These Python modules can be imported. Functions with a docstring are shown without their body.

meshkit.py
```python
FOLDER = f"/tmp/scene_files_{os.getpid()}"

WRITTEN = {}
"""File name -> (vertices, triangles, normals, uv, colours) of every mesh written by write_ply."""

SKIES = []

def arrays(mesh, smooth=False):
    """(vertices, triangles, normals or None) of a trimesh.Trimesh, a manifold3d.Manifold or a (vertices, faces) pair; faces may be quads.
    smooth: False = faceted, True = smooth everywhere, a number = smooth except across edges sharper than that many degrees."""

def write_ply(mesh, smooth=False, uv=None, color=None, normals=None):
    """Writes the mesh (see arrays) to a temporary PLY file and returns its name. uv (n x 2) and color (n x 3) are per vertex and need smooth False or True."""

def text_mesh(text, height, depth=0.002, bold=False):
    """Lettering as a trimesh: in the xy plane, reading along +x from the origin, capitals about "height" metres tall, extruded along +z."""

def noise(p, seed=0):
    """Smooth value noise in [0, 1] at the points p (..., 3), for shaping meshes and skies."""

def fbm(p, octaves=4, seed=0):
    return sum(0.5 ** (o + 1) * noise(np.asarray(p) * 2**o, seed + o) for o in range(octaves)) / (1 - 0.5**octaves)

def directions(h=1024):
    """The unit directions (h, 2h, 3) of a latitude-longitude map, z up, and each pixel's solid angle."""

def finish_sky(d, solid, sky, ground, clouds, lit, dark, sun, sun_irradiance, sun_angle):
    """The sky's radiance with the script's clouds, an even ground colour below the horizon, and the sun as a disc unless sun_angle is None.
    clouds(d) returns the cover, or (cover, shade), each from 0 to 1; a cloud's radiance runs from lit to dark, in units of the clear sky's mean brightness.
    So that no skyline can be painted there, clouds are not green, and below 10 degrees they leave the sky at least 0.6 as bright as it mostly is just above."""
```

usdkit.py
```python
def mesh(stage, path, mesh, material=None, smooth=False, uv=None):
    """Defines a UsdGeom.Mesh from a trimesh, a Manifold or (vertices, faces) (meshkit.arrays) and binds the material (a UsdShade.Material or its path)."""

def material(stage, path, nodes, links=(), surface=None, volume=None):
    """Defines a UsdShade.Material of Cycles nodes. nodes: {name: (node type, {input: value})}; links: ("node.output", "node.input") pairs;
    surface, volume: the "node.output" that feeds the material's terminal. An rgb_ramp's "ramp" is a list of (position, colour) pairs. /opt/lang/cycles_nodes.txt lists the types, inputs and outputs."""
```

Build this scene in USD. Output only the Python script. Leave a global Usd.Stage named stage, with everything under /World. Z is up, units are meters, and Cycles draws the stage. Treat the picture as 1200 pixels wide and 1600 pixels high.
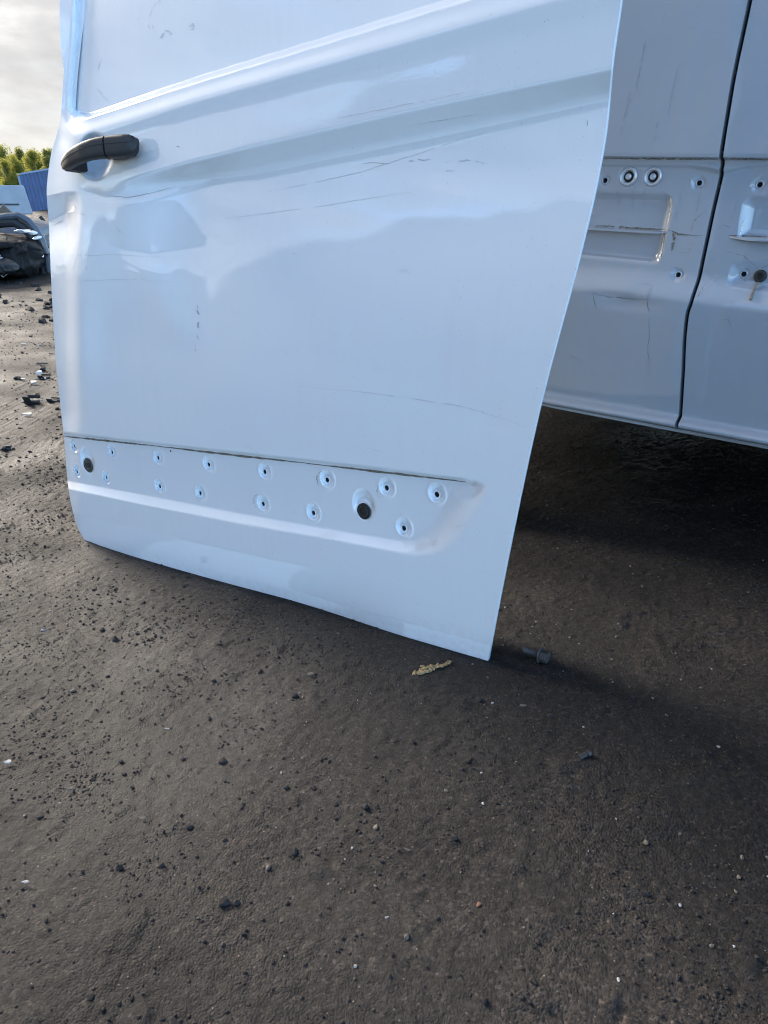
import math, random
import numpy as np, trimesh, shapely
from shapely.geometry import Polygon
from scipy.interpolate import PchipInterpolator
import manifold3d as m3
import usdkit, meshkit
from pxr import Usd, UsdGeom, UsdLux, UsdShade, Gf, Sdf, Vt

random.seed(7); RNG = np.random.default_rng(7)
stage = Usd.Stage.CreateInMemory()
UsdGeom.SetStageUpAxis(stage, UsdGeom.Tokens.z); UsdGeom.SetStageMetersPerUnit(stage, 1.0)
world = UsdGeom.Xform.Define(stage, '/World'); stage.SetDefaultPrim(world.GetPrim())

# ------------------------------------------------------------------ camera
CAM_H, F, PITCH = 0.82, 1109.0, math.radians(23.6)      # metres, pixels (of a 1200 x 1600 picture), down
cam = UsdGeom.Camera.Define(stage, '/World/camera')
cam.CreateHorizontalApertureAttr(24.0); cam.CreateVerticalApertureAttr(32.0)
cam.CreateFocalLengthAttr(24.0 * F / 1200.0)
cam.AddTranslateOp().Set(Gf.Vec3d(0, 0, CAM_H)); cam.AddRotateXOp().Set(90 - math.degrees(PITCH))
cam.CreateClippingRangeAttr(Gf.Vec2f(0.02, 3000)); cam.CreateExposureAttr(2.2)

# ------------------------------------------------------------------ sky and sun (hazy sun low ahead on the left)
SUN_AZ, SUN_EL = math.radians(-47.5), math.radians(23)
sun_dir = np.array([math.sin(SUN_AZ) * math.cos(SUN_EL), math.cos(SUN_AZ) * math.cos(SUN_EL), math.sin(SUN_EL)])
sky_mat = usdkit.material(stage, '/World/Looks/sky', {
    "tc": ("texture_coordinate", {}),
    "sky": ("sky_texture", {"sky_type": "single_scattering", "sun_disc": False, "sun_elevation": SUN_EL, "sun_rotation": SUN_AZ, "aerosol_density": 0.9, "air_density": 1.0, "ozone_density": 4.0}),
    "map": ("mapping", {"scale": (1.0, 1.0, 2.6), "location": (0.35, 0.1, 0.2)}),
    "n": ("noise_texture", {"scale": 2.1, "detail": 7.0, "roughness": 0.56, "distortion": 0.25}),
    "dot": ("vector_math", {"math_type": "dot_product", "vector2": tuple(sun_dir)}),
    "near": ("map_range", {"from_min": -0.3, "from_max": 1.0, "to_min": -0.30, "to_max": 0.34, "clamp": True}),
    "sum": ("math", {"math_type": "add"}),
    "cover": ("rgb_ramp", {"ramp": [(0.0, (0, 0, 0)), (0.50, (0, 0, 0)), (0.64, (0.9,) * 3), (0.8, (0.98,) * 3)]}),
    "n2": ("noise_texture", {"scale": 5.2, "detail": 6.0, "roughness": 0.55}),
    "shade": ("rgb_ramp", {"ramp": [(0.32, (1.22, 1.19, 1.185)), (0.50, (1.72, 1.67, 1.62)), (0.66, (2.7, 2.6, 2.5))]}),
    "mixc": ("mix_color", {"blend_type": "mix", "use_clamp": False}),
    "bg": ("background_shader", {"strength": 0.10}),
}, [("tc.generated", "map.vector"), ("map.vector", "n.vector"), ("map.vector", "n2.vector"), ("tc.generated", "dot.vector1"),
    ("dot.value", "near.value"), ("n.fac", "sum.value1"), ("near.result", "sum.value2"), ("sum.value", "cover.fac"),
    ("n2.fac", "shade.fac"), ("cover.color", "mixc.fac"), ("sky.color", "mixc.a"), ("shade.color", "mixc.b"),
    ("mixc.result", "bg.color")], surface="bg.background")
dome = UsdLux.DomeLight.Define(stage, '/World/sky')
UsdShade.MaterialBindingAPI.Apply(dome.GetPrim()).Bind(sky_mat)
dome.GetPrim().SetCustomDataByKey('kind', 'structure')
sun = UsdLux.DistantLight.Define(stage, '/World/sun')
sun.CreateNormalizeAttr(True); sun.CreateIntensityAttr(0.50); sun.CreateAngleAttr(23.0); sun.CreateColorAttr(Gf.Vec3f(1.0, 0.9, 0.78))
q = Gf.Rotation(Gf.Vec3d(0, 0, -1), Gf.Vec3d(*(-sun_dir))).GetQuat()
sun.AddOrientOp().Set(Gf.Quatf(q))

# ------------------------------------------------------------------ helpers
used = {}
def numbered(parent, name):
    k = (parent, name); used[k] = used.get(k, -1) + 1
    return f"{parent}/{name}" if used[k] == 0 else f"{parent}/{name}_{used[k]:03d}"
def tag(p, label=None, cat=None, group=None, kind=None):
    p = p.GetPrim() if hasattr(p, 'GetPrim') else p
    for k, v in (('label', label), ('category', cat), ('group', group), ('kind', kind)):
        if v: p.SetCustomDataByKey(k, v)
    return p
def path_of(parent): return '/World' if parent is None else str(parent.GetPath())
def obj(name, mesh, m, parent=None, smooth=30):
    g = usdkit.mesh(stage, numbered(path_of(parent), name), mesh, MATS[m] if isinstance(m, str) else m, smooth=smooth)
    return g.GetPrim()
def thing(name, label, cat, loc=(0, 0, 0), rotz=0, group=None):
    x = UsdGeom.Xform.Define(stage, numbered('/World', name))
    x.AddTranslateOp().Set(Gf.Vec3d(*map(float, loc))); x.AddRotateZOp().Set(float(rotz))
    return tag(x, label, cat, group)
def dup(root, loc, rotz, label=None, group=None, scale=1.0):
    was = root.GetCustomData(); base_name = root.GetName(); base_name = base_name[:-4] if base_name[-3:].isdigit() else base_name
    x = UsdGeom.Xform.Define(stage, numbered('/World', base_name))
    p = x.GetPrim()
    p.GetReferences().AddInternalReference(root.GetPath())
    x.ClearXformOpOrder()
    x.AddTranslateOp().Set(Gf.Vec3d(*map(float, loc))); x.AddRotateZOp().Set(float(rotz)); x.AddScaleOp().Set(Gf.Vec3f(scale, scale, scale))
    p.SetInstanceable(True)
    return tag(p, label or was['label'], was['category'], group or was.get('group'))
cat = trimesh.util.concatenate
def V(*a): return np.array(a, float)
def unit(a): a = np.asarray(a, float); return a / np.linalg.norm(a)
def sstep(x, a, b):
    t = np.clip((np.asarray(x, float) - a) / (b - a), 0, 1); return t * t * (3 - 2 * t)
def box(size, loc=(0, 0, 0), bev=0.0):
    if bev <= 0:
        b = trimesh.creation.box(size)
    else:
        s = np.array(size) - 2 * bev
        c = m3.Manifold.cube(list(np.maximum(s, 1e-4)), True)
        pts = np.array([[x, y, z] for x in (-.5, .5) for y in (-.5, .5) for z in (-.5, .5)]) * s
        allp = [p + d * bev for p in pts for d in np.vstack([np.eye(3), -np.eye(3), unit([1, 1, 1]) * np.array([[a, b, c] for a in (-1, 1) for b in (-1, 1) for c in (-1, 1)])])]
        mm = m3.Manifold.hull_points(np.array(allp)).to_mesh(); b = trimesh.Trimesh(mm.vert_properties[:, :3], mm.tri_verts, process=False)
    b.apply_translation(loc); return b
def frame(o, ex, ey, ez):
    T = np.eye(4); T[:3, 0], T[:3, 1], T[:3, 2], T[:3, 3] = ex, ey, ez, o; return T
def tube(pts, r, n=8, cap=True):
    pts = np.asarray(pts, float); k = len(pts); rr = np.broadcast_to(r, k)
    tan = np.gradient(pts, axis=0); tan /= np.linalg.norm(tan, axis=1)[:, None]
    up = V(0, 0, 1) if abs(tan[0][2]) < .9 else V(1, 0, 0)
    rings = []
    for i in range(k):
        a = unit(np.cross(tan[i], up)); b = np.cross(a, tan[i])
        th = np.arange(n) / n * 2 * np.pi
        rings.append(pts[i] + rr[i] * (np.cos(th)[:, None] * a + np.sin(th)[:, None] * b))
    v = np.vstack(rings + [pts[:1], pts[-1:]]); f = []
    for i in range(k - 1):
        for j in range(n):
            a, b = i * n + j, i * n + (j + 1) % n; f += [[a, b, b + n], [a, b + n, a + n]]
    if cap:
        for j in range(n):
            f += [[k * n, (j + 1) % n, j], [k * n + 1, (k - 1) * n + j, (k - 1) * n + (j + 1) % n]]
    return trimesh.Trimesh(v, f, process=False)
def lathe(prof, n=24):
    prof = np.asarray(prof, float); th = np.arange(n) / n * 2 * np.pi; k = len(prof)
    v = np.array([[r * np.cos(t), r * np.sin(t), z] for r, z in prof for t in th]); f = []
    for i in range(k - 1):
        for j in range(n):
            a, b = i * n + j, i * n + (j + 1) % n; f += [[a, b, b + n], [a, b + n, a + n]]
    return trimesh.Trimesh(v, f, process=True)
def grid_faces(nr, nc, keep=None):
    i, j = np.meshgrid(np.arange(nr - 1), np.arange(nc - 1), indexing='ij'); a = (i * nc + j).ravel()
    f = np.stack([a, a + nc, a + nc + 1, a + 1], 1)
    if keep is not None: f = f[keep.ravel()]
    return np.vstack([f[:, [0, 1, 2]], f[:, [0, 2, 3]]])

# measured directions: picture position -> ray of the camera that took it
CAM = V(0, 0, CAM_H); CP, SP = math.cos(PITCH), math.sin(PITCH)
def rays(px, py):
    x = np.asarray(px, float) - 600; y = 800 - np.asarray(py, float)
    x, y = np.broadcast_arrays(x, y)
    return np.stack([x, F * CP + y * SP, -F * SP + y * CP], -1)
def hit(px, py, o, n, off=0.0):
    r = rays(px, py); t = ((o - CAM) @ n + off) / (r @ n)
    return CAM + r * np.asarray(t)[..., None]
def project(P):
    d = np.asarray(P, float) - CAM; zc = d[..., 1] * CP - d[..., 2] * SP; yc = d[..., 1] * SP + d[..., 2] * CP
    return np.stack([600 + F * d[..., 0] / zc, 800 - F * yc / zc], -1)

# ------------------------------------------------------------------ materials
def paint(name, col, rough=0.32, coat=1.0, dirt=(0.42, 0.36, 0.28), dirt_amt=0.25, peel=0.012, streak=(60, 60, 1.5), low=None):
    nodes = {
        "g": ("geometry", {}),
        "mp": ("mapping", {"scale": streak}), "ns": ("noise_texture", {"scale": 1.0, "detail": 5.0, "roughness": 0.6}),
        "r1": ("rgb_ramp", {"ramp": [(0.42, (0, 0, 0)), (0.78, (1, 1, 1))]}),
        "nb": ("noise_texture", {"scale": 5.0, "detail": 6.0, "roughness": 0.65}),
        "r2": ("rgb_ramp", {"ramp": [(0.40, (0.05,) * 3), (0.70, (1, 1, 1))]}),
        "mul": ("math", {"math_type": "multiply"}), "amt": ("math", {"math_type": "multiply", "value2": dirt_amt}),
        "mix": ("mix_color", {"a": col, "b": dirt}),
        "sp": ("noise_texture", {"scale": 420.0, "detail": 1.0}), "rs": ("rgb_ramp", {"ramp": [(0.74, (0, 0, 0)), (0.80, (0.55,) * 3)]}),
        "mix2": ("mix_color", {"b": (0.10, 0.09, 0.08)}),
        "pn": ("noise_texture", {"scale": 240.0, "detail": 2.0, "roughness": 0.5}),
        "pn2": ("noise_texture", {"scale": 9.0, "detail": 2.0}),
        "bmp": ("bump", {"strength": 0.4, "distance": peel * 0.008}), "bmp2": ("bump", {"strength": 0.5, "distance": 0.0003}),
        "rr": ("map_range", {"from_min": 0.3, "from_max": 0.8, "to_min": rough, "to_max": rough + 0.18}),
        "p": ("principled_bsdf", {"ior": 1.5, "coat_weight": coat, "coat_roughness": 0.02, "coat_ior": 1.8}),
    }
    links = [("g.position", "mp.vector"), ("mp.vector", "ns.vector"), ("ns.fac", "r1.fac"), ("g.position", "nb.vector"), ("nb.fac", "r2.fac"),
             ("r1.color", "mul.value1"), ("r2.color", "mul.value2"), ("mul.value", "amt.value1"), ("amt.value", "mix.fac"),
             ("g.position", "sp.vector"), ("sp.fac", "rs.fac"), ("rs.color", "mix2.fac"), ("mix.result", "mix2.a"), ("mix2.result", "p.base_color"),
             ("g.position", "pn.vector"), ("pn.fac", "bmp.height"), ("g.position", "pn2.vector"), ("pn2.fac", "bmp2.height"), ("bmp2.normal", "bmp.normal"),
             ("bmp.normal", "p.normal"), ("bmp.normal", "p.coat_normal"), ("nb.fac", "rr.value"), ("rr.result", "p.roughness")]
    if low:                                             # dried mud and dust thrown up on the lowest part
        k, c0, hi, amt = low
        nodes.update({"lz": ("vector_math", {"math_type": "dot_product", "vector2": k}), "lo": ("math", {"math_type": "add", "value2": c0}),
                      "lm": ("map_range", {"from_min": hi, "from_max": 0.0, "to_min": 0.0, "to_max": amt, "clamp": True}),
                      "ln": ("noise_texture", {"scale": 70.0, "detail": 7.0, "roughness": 0.72}), "lr": ("rgb_ramp", {"ramp": [(0.34, (0.12,) * 3), (0.62, (1, 1, 1))]}),
                      "lp": ("math", {"math_type": "multiply"}), "mix3": ("mix_color", {"b": (0.34, 0.30, 0.25)})})
        links = [l for l in links if l != ("mix2.result", "p.base_color")] + [("g.position", "lz.vector1"), ("lz.value", "lo.value1"), ("lo.value", "lm.value"), ("g.position", "ln.vector"), ("ln.fac", "lr.fac"),
                 ("lm.result", "lp.value1"), ("lr.color", "lp.value2"), ("lp.value", "mix3.fac"), ("mix2.result", "mix3.a"), ("mix3.result", "p.base_color")]
    return usdkit.material(stage, '/World/Looks/' + name, nodes, links, surface="p.BSDF")
def plain(name, col, rough=0.6, metal=0.0, var=0.25, scale=30.0, bump=0.0, spec=0.5):
    nodes = {"g": ("geometry", {}), "n": ("noise_texture", {"scale": scale, "detail": 5.0, "roughness": 0.6}),
             "r": ("rgb_ramp", {"ramp": [(0.25, tuple(c * (1 - var) for c in col)), (0.75, tuple(min(1, c * (1 + var)) for c in col))]}),
             "b": ("bump", {"strength": 0.6, "distance": bump}), "p": ("principled_bsdf", {"roughness": rough, "metallic": metal, "specular_ior_level": spec})}
    links = [("g.position", "n.vector"), ("n.fac", "r.fac"), ("r.color", "p.base_color")]
    if bump: links += [("n.fac", "b.height"), ("b.normal", "p.normal")]
    return usdkit.material(stage, '/World/Looks/' + name, nodes, links, surface="p.BSDF")
def leafy(name, a, b):
    return usdkit.material(stage, '/World/Looks/' + name, {
        "g": ("geometry", {}), "n": ("noise_texture", {"scale": 1.1, "detail": 4.0, "roughness": 0.7}),
        "r": ("rgb_ramp", {"ramp": [(0.3, a), (0.7, b)]}),
        "p": ("principled_bsdf", {"roughness": 0.55, "specular_ior_level": 0.3}), "t": ("translucent_bsdf", {}), "m": ("mix_closure", {"fac": 0.6})},
        [("g.position", "n.vector"), ("n.fac", "r.fac"), ("r.color", "p.base_color"), ("r.color", "t.color"), ("p.BSDF", "m.closure1"), ("t.BSDF", "m.closure2")], surface="m.closure")
MATS = {
    'white_paint': paint('white_paint', (0.755, 0.797, 0.84), dirt_amt=0.08, low=((-0.0979, 0.0701, 1.0), -0.0979 * 0.747 - 0.0701 * 1.648, 0.045, 0.22)),
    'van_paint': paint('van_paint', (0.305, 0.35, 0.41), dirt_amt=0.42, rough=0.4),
    'black_plastic': plain('black_plastic', (0.017, 0.017, 0.018), 0.55, var=0.2, scale=400, bump=0.0001),
    'black_rubber': plain('black_rubber', (0.018, 0.017, 0.016), 0.7, var=0.5, scale=160, bump=0.0006),
    'grey_rubber': plain('grey_rubber', (0.07, 0.06, 0.05), 0.75, var=0.5, scale=160, bump=0.0006),
    'black_gap': plain('black_gap', (0.012, 0.012, 0.014), 0.8, var=0.4, scale=120),
    'dark_scratch': plain('dark_scratch', (0.36, 0.36, 0.375), 0.6, var=0.4, scale=300),
    'van_streak': plain('van_streak', (0.265, 0.30, 0.35), 0.5, var=0.15, scale=300),
    'deep_scratch': plain('deep_scratch', (0.09, 0.09, 0.095), 0.7, var=0.4, scale=300),
    'grey_scratch': plain('grey_scratch', (0.56, 0.57, 0.59), 0.5, var=0.3, scale=300),
    'bare_metal': plain('bare_metal', (0.85, 0.76, 0.64), 0.5, metal=0.0, var=0.3, scale=300),
    'zinc': plain('zinc', (0.55, 0.58, 0.62), 0.32, metal=0.55, var=0.15, scale=120),
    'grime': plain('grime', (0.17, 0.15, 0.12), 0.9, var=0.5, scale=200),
    'underbody': plain('underbody', (0.03, 0.026, 0.023), 0.85, var=0.5, scale=20),
    'rusty_steel': plain('rusty_steel', (0.16, 0.075, 0.035), 0.85, var=0.6, scale=25, bump=0.002),
    'dark_steel': plain('dark_steel', (0.075, 0.068, 0.064), 0.4, metal=0.5, var=0.4, scale=200, bump=0.0004),
    'tyre': plain('tyre', (0.02, 0.02, 0.02), 0.8, var=0.3, scale=60),
    'rim_steel': plain('rim_steel', (0.35, 0.35, 0.36), 0.45, metal=0.7, var=0.3, scale=40),
    'car_black': plain('car_black', (0.006, 0.006, 0.0065), 0.55, var=0.6, scale=9, spec=0.12),
    'car_bluegrey': paint('car_bluegrey', (0.045, 0.055, 0.07), rough=0.45, coat=0.4, dirt=(0.2, 0.17, 0.14), dirt_amt=0.5),
    'trailer_grey': plain('trailer_grey', (0.05, 0.055, 0.06), 0.95, var=0.2, scale=2, spec=0.05),
    'far_white': plain('far_white', (0.27, 0.28, 0.30), 0.7, var=0.12, scale=2, spec=0.2),
    'silver_plastic': plain('silver_plastic', (0.75, 0.74, 0.72), 0.25, var=0.15, scale=40),
    'lamp_plastic': plain('lamp_plastic', (0.70, 0.70, 0.70), 0.15, var=0.1, scale=40),
    'blue_paint': plain('blue_paint', (0.035, 0.075, 0.17), 0.5, var=0.25, scale=3),
    'container_frame': plain('container_frame', (0.16, 0.24, 0.36), 0.5, var=0.25, scale=5),
    'ochre': plain('ochre', (0.40, 0.30, 0.10), 0.7, var=0.3, scale=20),
    'bark': plain('bark', (0.12, 0.10, 0.08), 0.9, var=0.4, scale=12, bump=0.01),
    'leaf_sunny': leafy('leaf_sunny', (0.27, 0.28, 0.085), (0.48, 0.45, 0.15)),
    'leaf_olive': leafy('leaf_olive', (0.26, 0.27, 0.06), (0.48, 0.44, 0.09)),
    'timber': plain('timber', (0.12, 0.09, 0.065), 0.8, var=0.4, scale=30),
    'stone_dark': plain('stone_dark', (0.032, 0.028, 0.026), 0.9, var=0.45, scale=260, bump=0.001, spec=0.25),
    'stone_pale': plain('stone_pale', (0.115, 0.098, 0.078), 0.85, var=0.35, scale=260, bump=0.001),
    'stone_white': plain('stone_white', (0.33, 0.31, 0.29), 0.8, var=0.2, scale=260),
    'stone_orange': plain('stone_orange', (0.20, 0.095, 0.055), 0.8, var=0.3, scale=260),
    'dry_pulp': plain('dry_pulp', (0.30, 0.22, 0.105), 0.95, var=0.5, scale=220, bump=0.002),
    'white_shard': plain('white_shard', (0.33, 0.315, 0.30), 0.5, var=0.15, scale=60),
}
MATS['grit_dirt'] = plain('grit_dirt', (0.034, 0.028, 0.024), 0.85, var=0.7, scale=700, spec=0.3)
MATS['dirt'] = usdkit.material(stage, '/World/Looks/dirt', {
    "g": ("geometry", {}),
    "n1": ("noise_texture", {"scale": 2.2, "detail": 6.0, "roughness": 0.62, "distortion": 0.6}),
    "r1": ("rgb_ramp", {"ramp": [(0.28, (0.0112, 0.0110, 0.0114)), (0.50, (0.0232, 0.0214, 0.0207)), (0.70, (0.050, 0.0440, 0.0402))]}),
    "n2": ("noise_texture", {"scale": 150.0, "detail": 6.0, "roughness": 0.7}),
    "r2": ("rgb_ramp", {"ramp": [(0.30, (0.42,) * 3), (0.5, (1.0,) * 3), (0.70, (1.75, 1.68, 1.6))]}),
    "mul": ("mix_color", {"blend_type": "multiply", "fac": 1.0, "use_clamp": False}),
    "v": ("voronoi_texture", {"scale": 210.0}), "rv": ("rgb_ramp", {"ramp": [(0.0, (1, 1, 1)), (0.16, (1, 1, 1)), (0.24, (0, 0, 0))]}),
    "hv": ("separate_color", {}), "rh": ("rgb_ramp", {"ramp": [(0.86, (0, 0, 0)), (0.88, (1, 1, 1))]}), "gate": ("math", {"math_type": "multiply"}),
    "ga": ("math", {"math_type": "multiply", "value2": 0.75}),
    "chip": ("rgb_ramp", {"ramp": [(0.0, (0.018, 0.017, 0.017)), (0.60, (0.03, 0.03, 0.03)), (0.75, (0.22, 0.20, 0.17)), (0.9, (0.30, 0.26, 0.2)), (0.94, (0.30, 0.13, 0.06)), (1, (0.5, 0.48, 0.45))]}),
    "mixc": ("mix_color", {}),
    "vg": ("voronoi_texture", {"scale": 330.0}), "sg": ("separate_color", {}), "rg": ("rgb_ramp", {"ramp": [(0.0, (0.45,) * 3), (0.55, (0.95,) * 3), (0.88, (1.3, 1.26, 1.22)), (1.0, (2.3, 2.2, 2.1))]}),
    "vg2": ("voronoi_texture", {"scale": 120.0}), "sg2": ("separate_color", {}), "rg2": ("rgb_ramp", {"ramp": [(0.0, (0.72,) * 3), (1.0, (1.3, 1.27, 1.24))]}),
    "mg": ("mix_color", {"blend_type": "multiply", "fac": 1.0, "use_clamp": False}), "mg2": ("mix_color", {"blend_type": "multiply", "fac": 1.0, "use_clamp": False}),
    "b3": ("bump", {"strength": 1.0, "distance": 0.0016, "invert": True}), "wn": ("noise_texture", {"scale": 5.0, "detail": 5.0, "roughness": 0.65}), "wr": ("map_range", {"from_min": 0.40, "from_max": 0.62, "to_min": 0.06, "to_max": 0.95, "clamp": True}),
    "n3": ("noise_texture", {"scale": 480.0, "detail": 4.0, "roughness": 0.7}),
    "n4": ("noise_texture", {"scale": 170.0, "detail": 5.0, "roughness": 0.65}),
    "b1": ("bump", {"strength": 1.0, "distance": 0.0042}), "b2": ("bump", {"strength": 1.0, "distance": 0.0062}),
    "nr": ("noise_texture", {"scale": 3.5, "detail": 4.0}), "rr": ("map_range", {"from_min": 0.35, "from_max": 0.65, "to_min": 0.78, "to_max": 0.55}),
    "p": ("principled_bsdf", {"specular_ior_level": 0.3})},
    [("g.position", n + ".vector") for n in ("n1", "n2", "v", "n3", "n4", "nr")] +
    [("n1.fac", "r1.fac"), ("n2.fac", "r2.fac"), ("r1.color", "mul.a"), ("r2.color", "mul.b"), ("v.distance", "rv.fac"), ("v.color", "hv.color"),
     ("hv.r", "rh.fac"), ("rv.color", "gate.value1"), ("rh.color", "gate.value2"), ("gate.value", "ga.value1"), ("hv.g", "chip.fac"),
     ("g.position", "vg.vector"), ("g.position", "vg2.vector"), ("vg.color", "sg.color"), ("sg.r", "rg.fac"), ("vg2.color", "sg2.color"), ("sg2.r", "rg2.fac"), ("mul.result", "mg.a"), ("rg.color", "mg.b"), ("mg.result", "mg2.a"), ("rg2.color", "mg2.b"), ("vg.distance", "b3.height"), ("g.position", "wn.vector"), ("wn.fac", "wr.value"), ("wr.result", "b3.strength"), ("b1.normal", "b3.normal"), ("mg2.result", "mixc.a"), ("chip.color", "mixc.b"), ("ga.value", "mixc.fac"), ("mixc.result", "p.base_color"),
     ("n4.fac", "b2.height"), ("n3.fac", "b1.height"), ("b2.normal", "b1.normal"), ("b3.normal", "p.normal"), ("nr.fac", "rr.value"), ("rr.result", "p.roughness")],
    surface="p.BSDF")

# ------------------------------------------------------------------ ground: oily packed dirt, gently rising towards the near right
A_DIR = unit(V(-0.807, 0.578, -0.119))                  # along the loose door, to its far lower corner
DL = V(-0.911 * CAM_H, 2.01 * CAM_H, 0.0)               # far lower corner of the loose door
E2 = unit(V(0.807, -0.578, 0)); P2 = V(0.578, 0.807, 0) / np.hypot(.578, .807)
def ramp(x, y):
    s = (x - DL[0]) * E2[0] + (y - DL[1]) * E2[1]; p = (x - DL[0]) * P2[0] + (y - DL[1]) * P2[1]
    k = 0.1199; w = 0.16
    lin = k * w * np.logaddexp(0, (s - 0.02) / w) - k * 0.5 * np.logaddexp(0, (s - 1.75) / 0.5)
    return lin * (1 - sstep(np.hypot(s, p), 6, 16))
def ground(x, y, fine=True):
    x, y = np.asarray(x, float), np.asarray(y, float)
    p = np.stack([x, y, np.zeros_like(x)], -1)
    far = np.hypot(x, y - 1.2); near = 1 - sstep(far, 6, 30)
    z = ramp(x, y) + (meshkit.fbm(p * 1.3, 3, 3) - 0.5) * 0.024 * near
    if fine:
        nf = 1 - sstep(far, 3, 7)
        z = z + ((meshkit.fbm(p * 7, 4, 5) - 0.5) * 0.007 + (meshkit.fbm(p * 62, 2, 9) - 0.5) * 0.0028 + (meshkit.noise(p * 115, 41) - 0.5) * 0.0026) * nf
        rug = meshkit.noise(p * 26, 21); z = z + sstep(rug, 0.74, 0.95) * 0.003 * nf
        z = z + (meshkit.fbm(p * 2.2, 4, 15) - 0.5) * 0.09 * sstep(far, 3.5, 9) * (1 - sstep(far, 25, 60))
    s = (x - DL[0]) * E2[0] + (y - DL[1]) * E2[1]; q = np.abs((x - DL[0]) * P2[0] + (y - DL[1]) * P2[1] + 0.015)
    foot = (1 - sstep(q, 0.025, 0.07)) * sstep(s, -0.03, 0.02) * (1 - sstep(s, 1.15, 1.2)); z = z * (1 - foot) + (ramp(x, y) - 0.005) * foot      # pressed flat where the door stands
    return z
def ground_z(x, y): return float(ground(np.array([x]), np.array([y]))[0])
def spread(lo, hi, step, far, growth=1.13):
    a = list(np.arange(lo, hi, step)); d, x = step, hi; up = []
    while x < far: up.append(x); d *= growth; x += d
    d, x = step, lo - step; dn = []
    while x > -far: dn.append(x); d *= growth; x -= d
    return np.array(dn[::-1] + a + up)
gx, gy = spread(-1.75, 1.25, 0.0043, 900), spread(0.30, 2.3, 0.0043, 900, 1.10)
gy = gy[gy > -60]
XX, YY = np.meshgrid(gx, gy)
ZZ = ground(XX, YY)
gf = grid_faces(len(gy), len(gx))[:, ::-1]
gnd = obj('ground', trimesh.Trimesh(np.stack([XX, YY, ZZ], -1).reshape(-1, 3), gf, process=False), 'dirt', smooth=True)
tag(gnd, 'dark oily packed dirt of the yard', kind='structure')
T_STEPS = np.geomspace(0.0002, 0.2, 1400)
def on_ground(px, py):
    r = rays(px, py); P = CAM + r * T_STEPS[:, None]; below = P[:, 2] <= ground(P[:, 0], P[:, 1]); i = int(np.argmax(below))
    t = np.linspace(T_STEPS[max(i - 1, 0)], T_STEPS[i], 120); P = CAM + r * t[:, None]; below = P[:, 2] <= ground(P[:, 0], P[:, 1])
    return P[int(np.argmax(below))]

# ------------------------------------------------------------------ the loose white sliding door
LEAN = math.radians(5)
n0 = unit(V(-0.578, -0.807, 0)); d0 = unit(V(0, 0, -1) - A_DIR * (V(0, 0, -1) @ A_DIR))
n0 = unit(np.cross(d0, A_DIR)); n0 = n0 if n0[1] < 0 else -n0
DN = unit(math.cos(LEAN) * n0 - math.sin(LEAN) * d0)    # outward
DE = -A_DIR; DU = unit(np.cross(DN, DE)); DU = DU if DU[2] > 0 else -DU
L_pts = np.array([(146, -250), (128, -110), (112, 0), (100, 110), (95, 180), (90, 205), (80, 240), (73, 300), (76, 345), (80, 440), (87, 560), (100, 684), (106, 755), (114, 800), (124, 830), (140, 853)], float)
R_pts = np.array([(1085, -968), (1010, -380), (970, 0), (956, 100), (948, 190), (932, 285), (910, 380), (842, 640), (801, 830), (761, 1037)], float)
fL = PchipInterpolator(L_pts[:, 1], L_pts[:, 0]); fR = PchipInterpolator(R_pts[:, 1], R_pts[:, 0])
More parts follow.
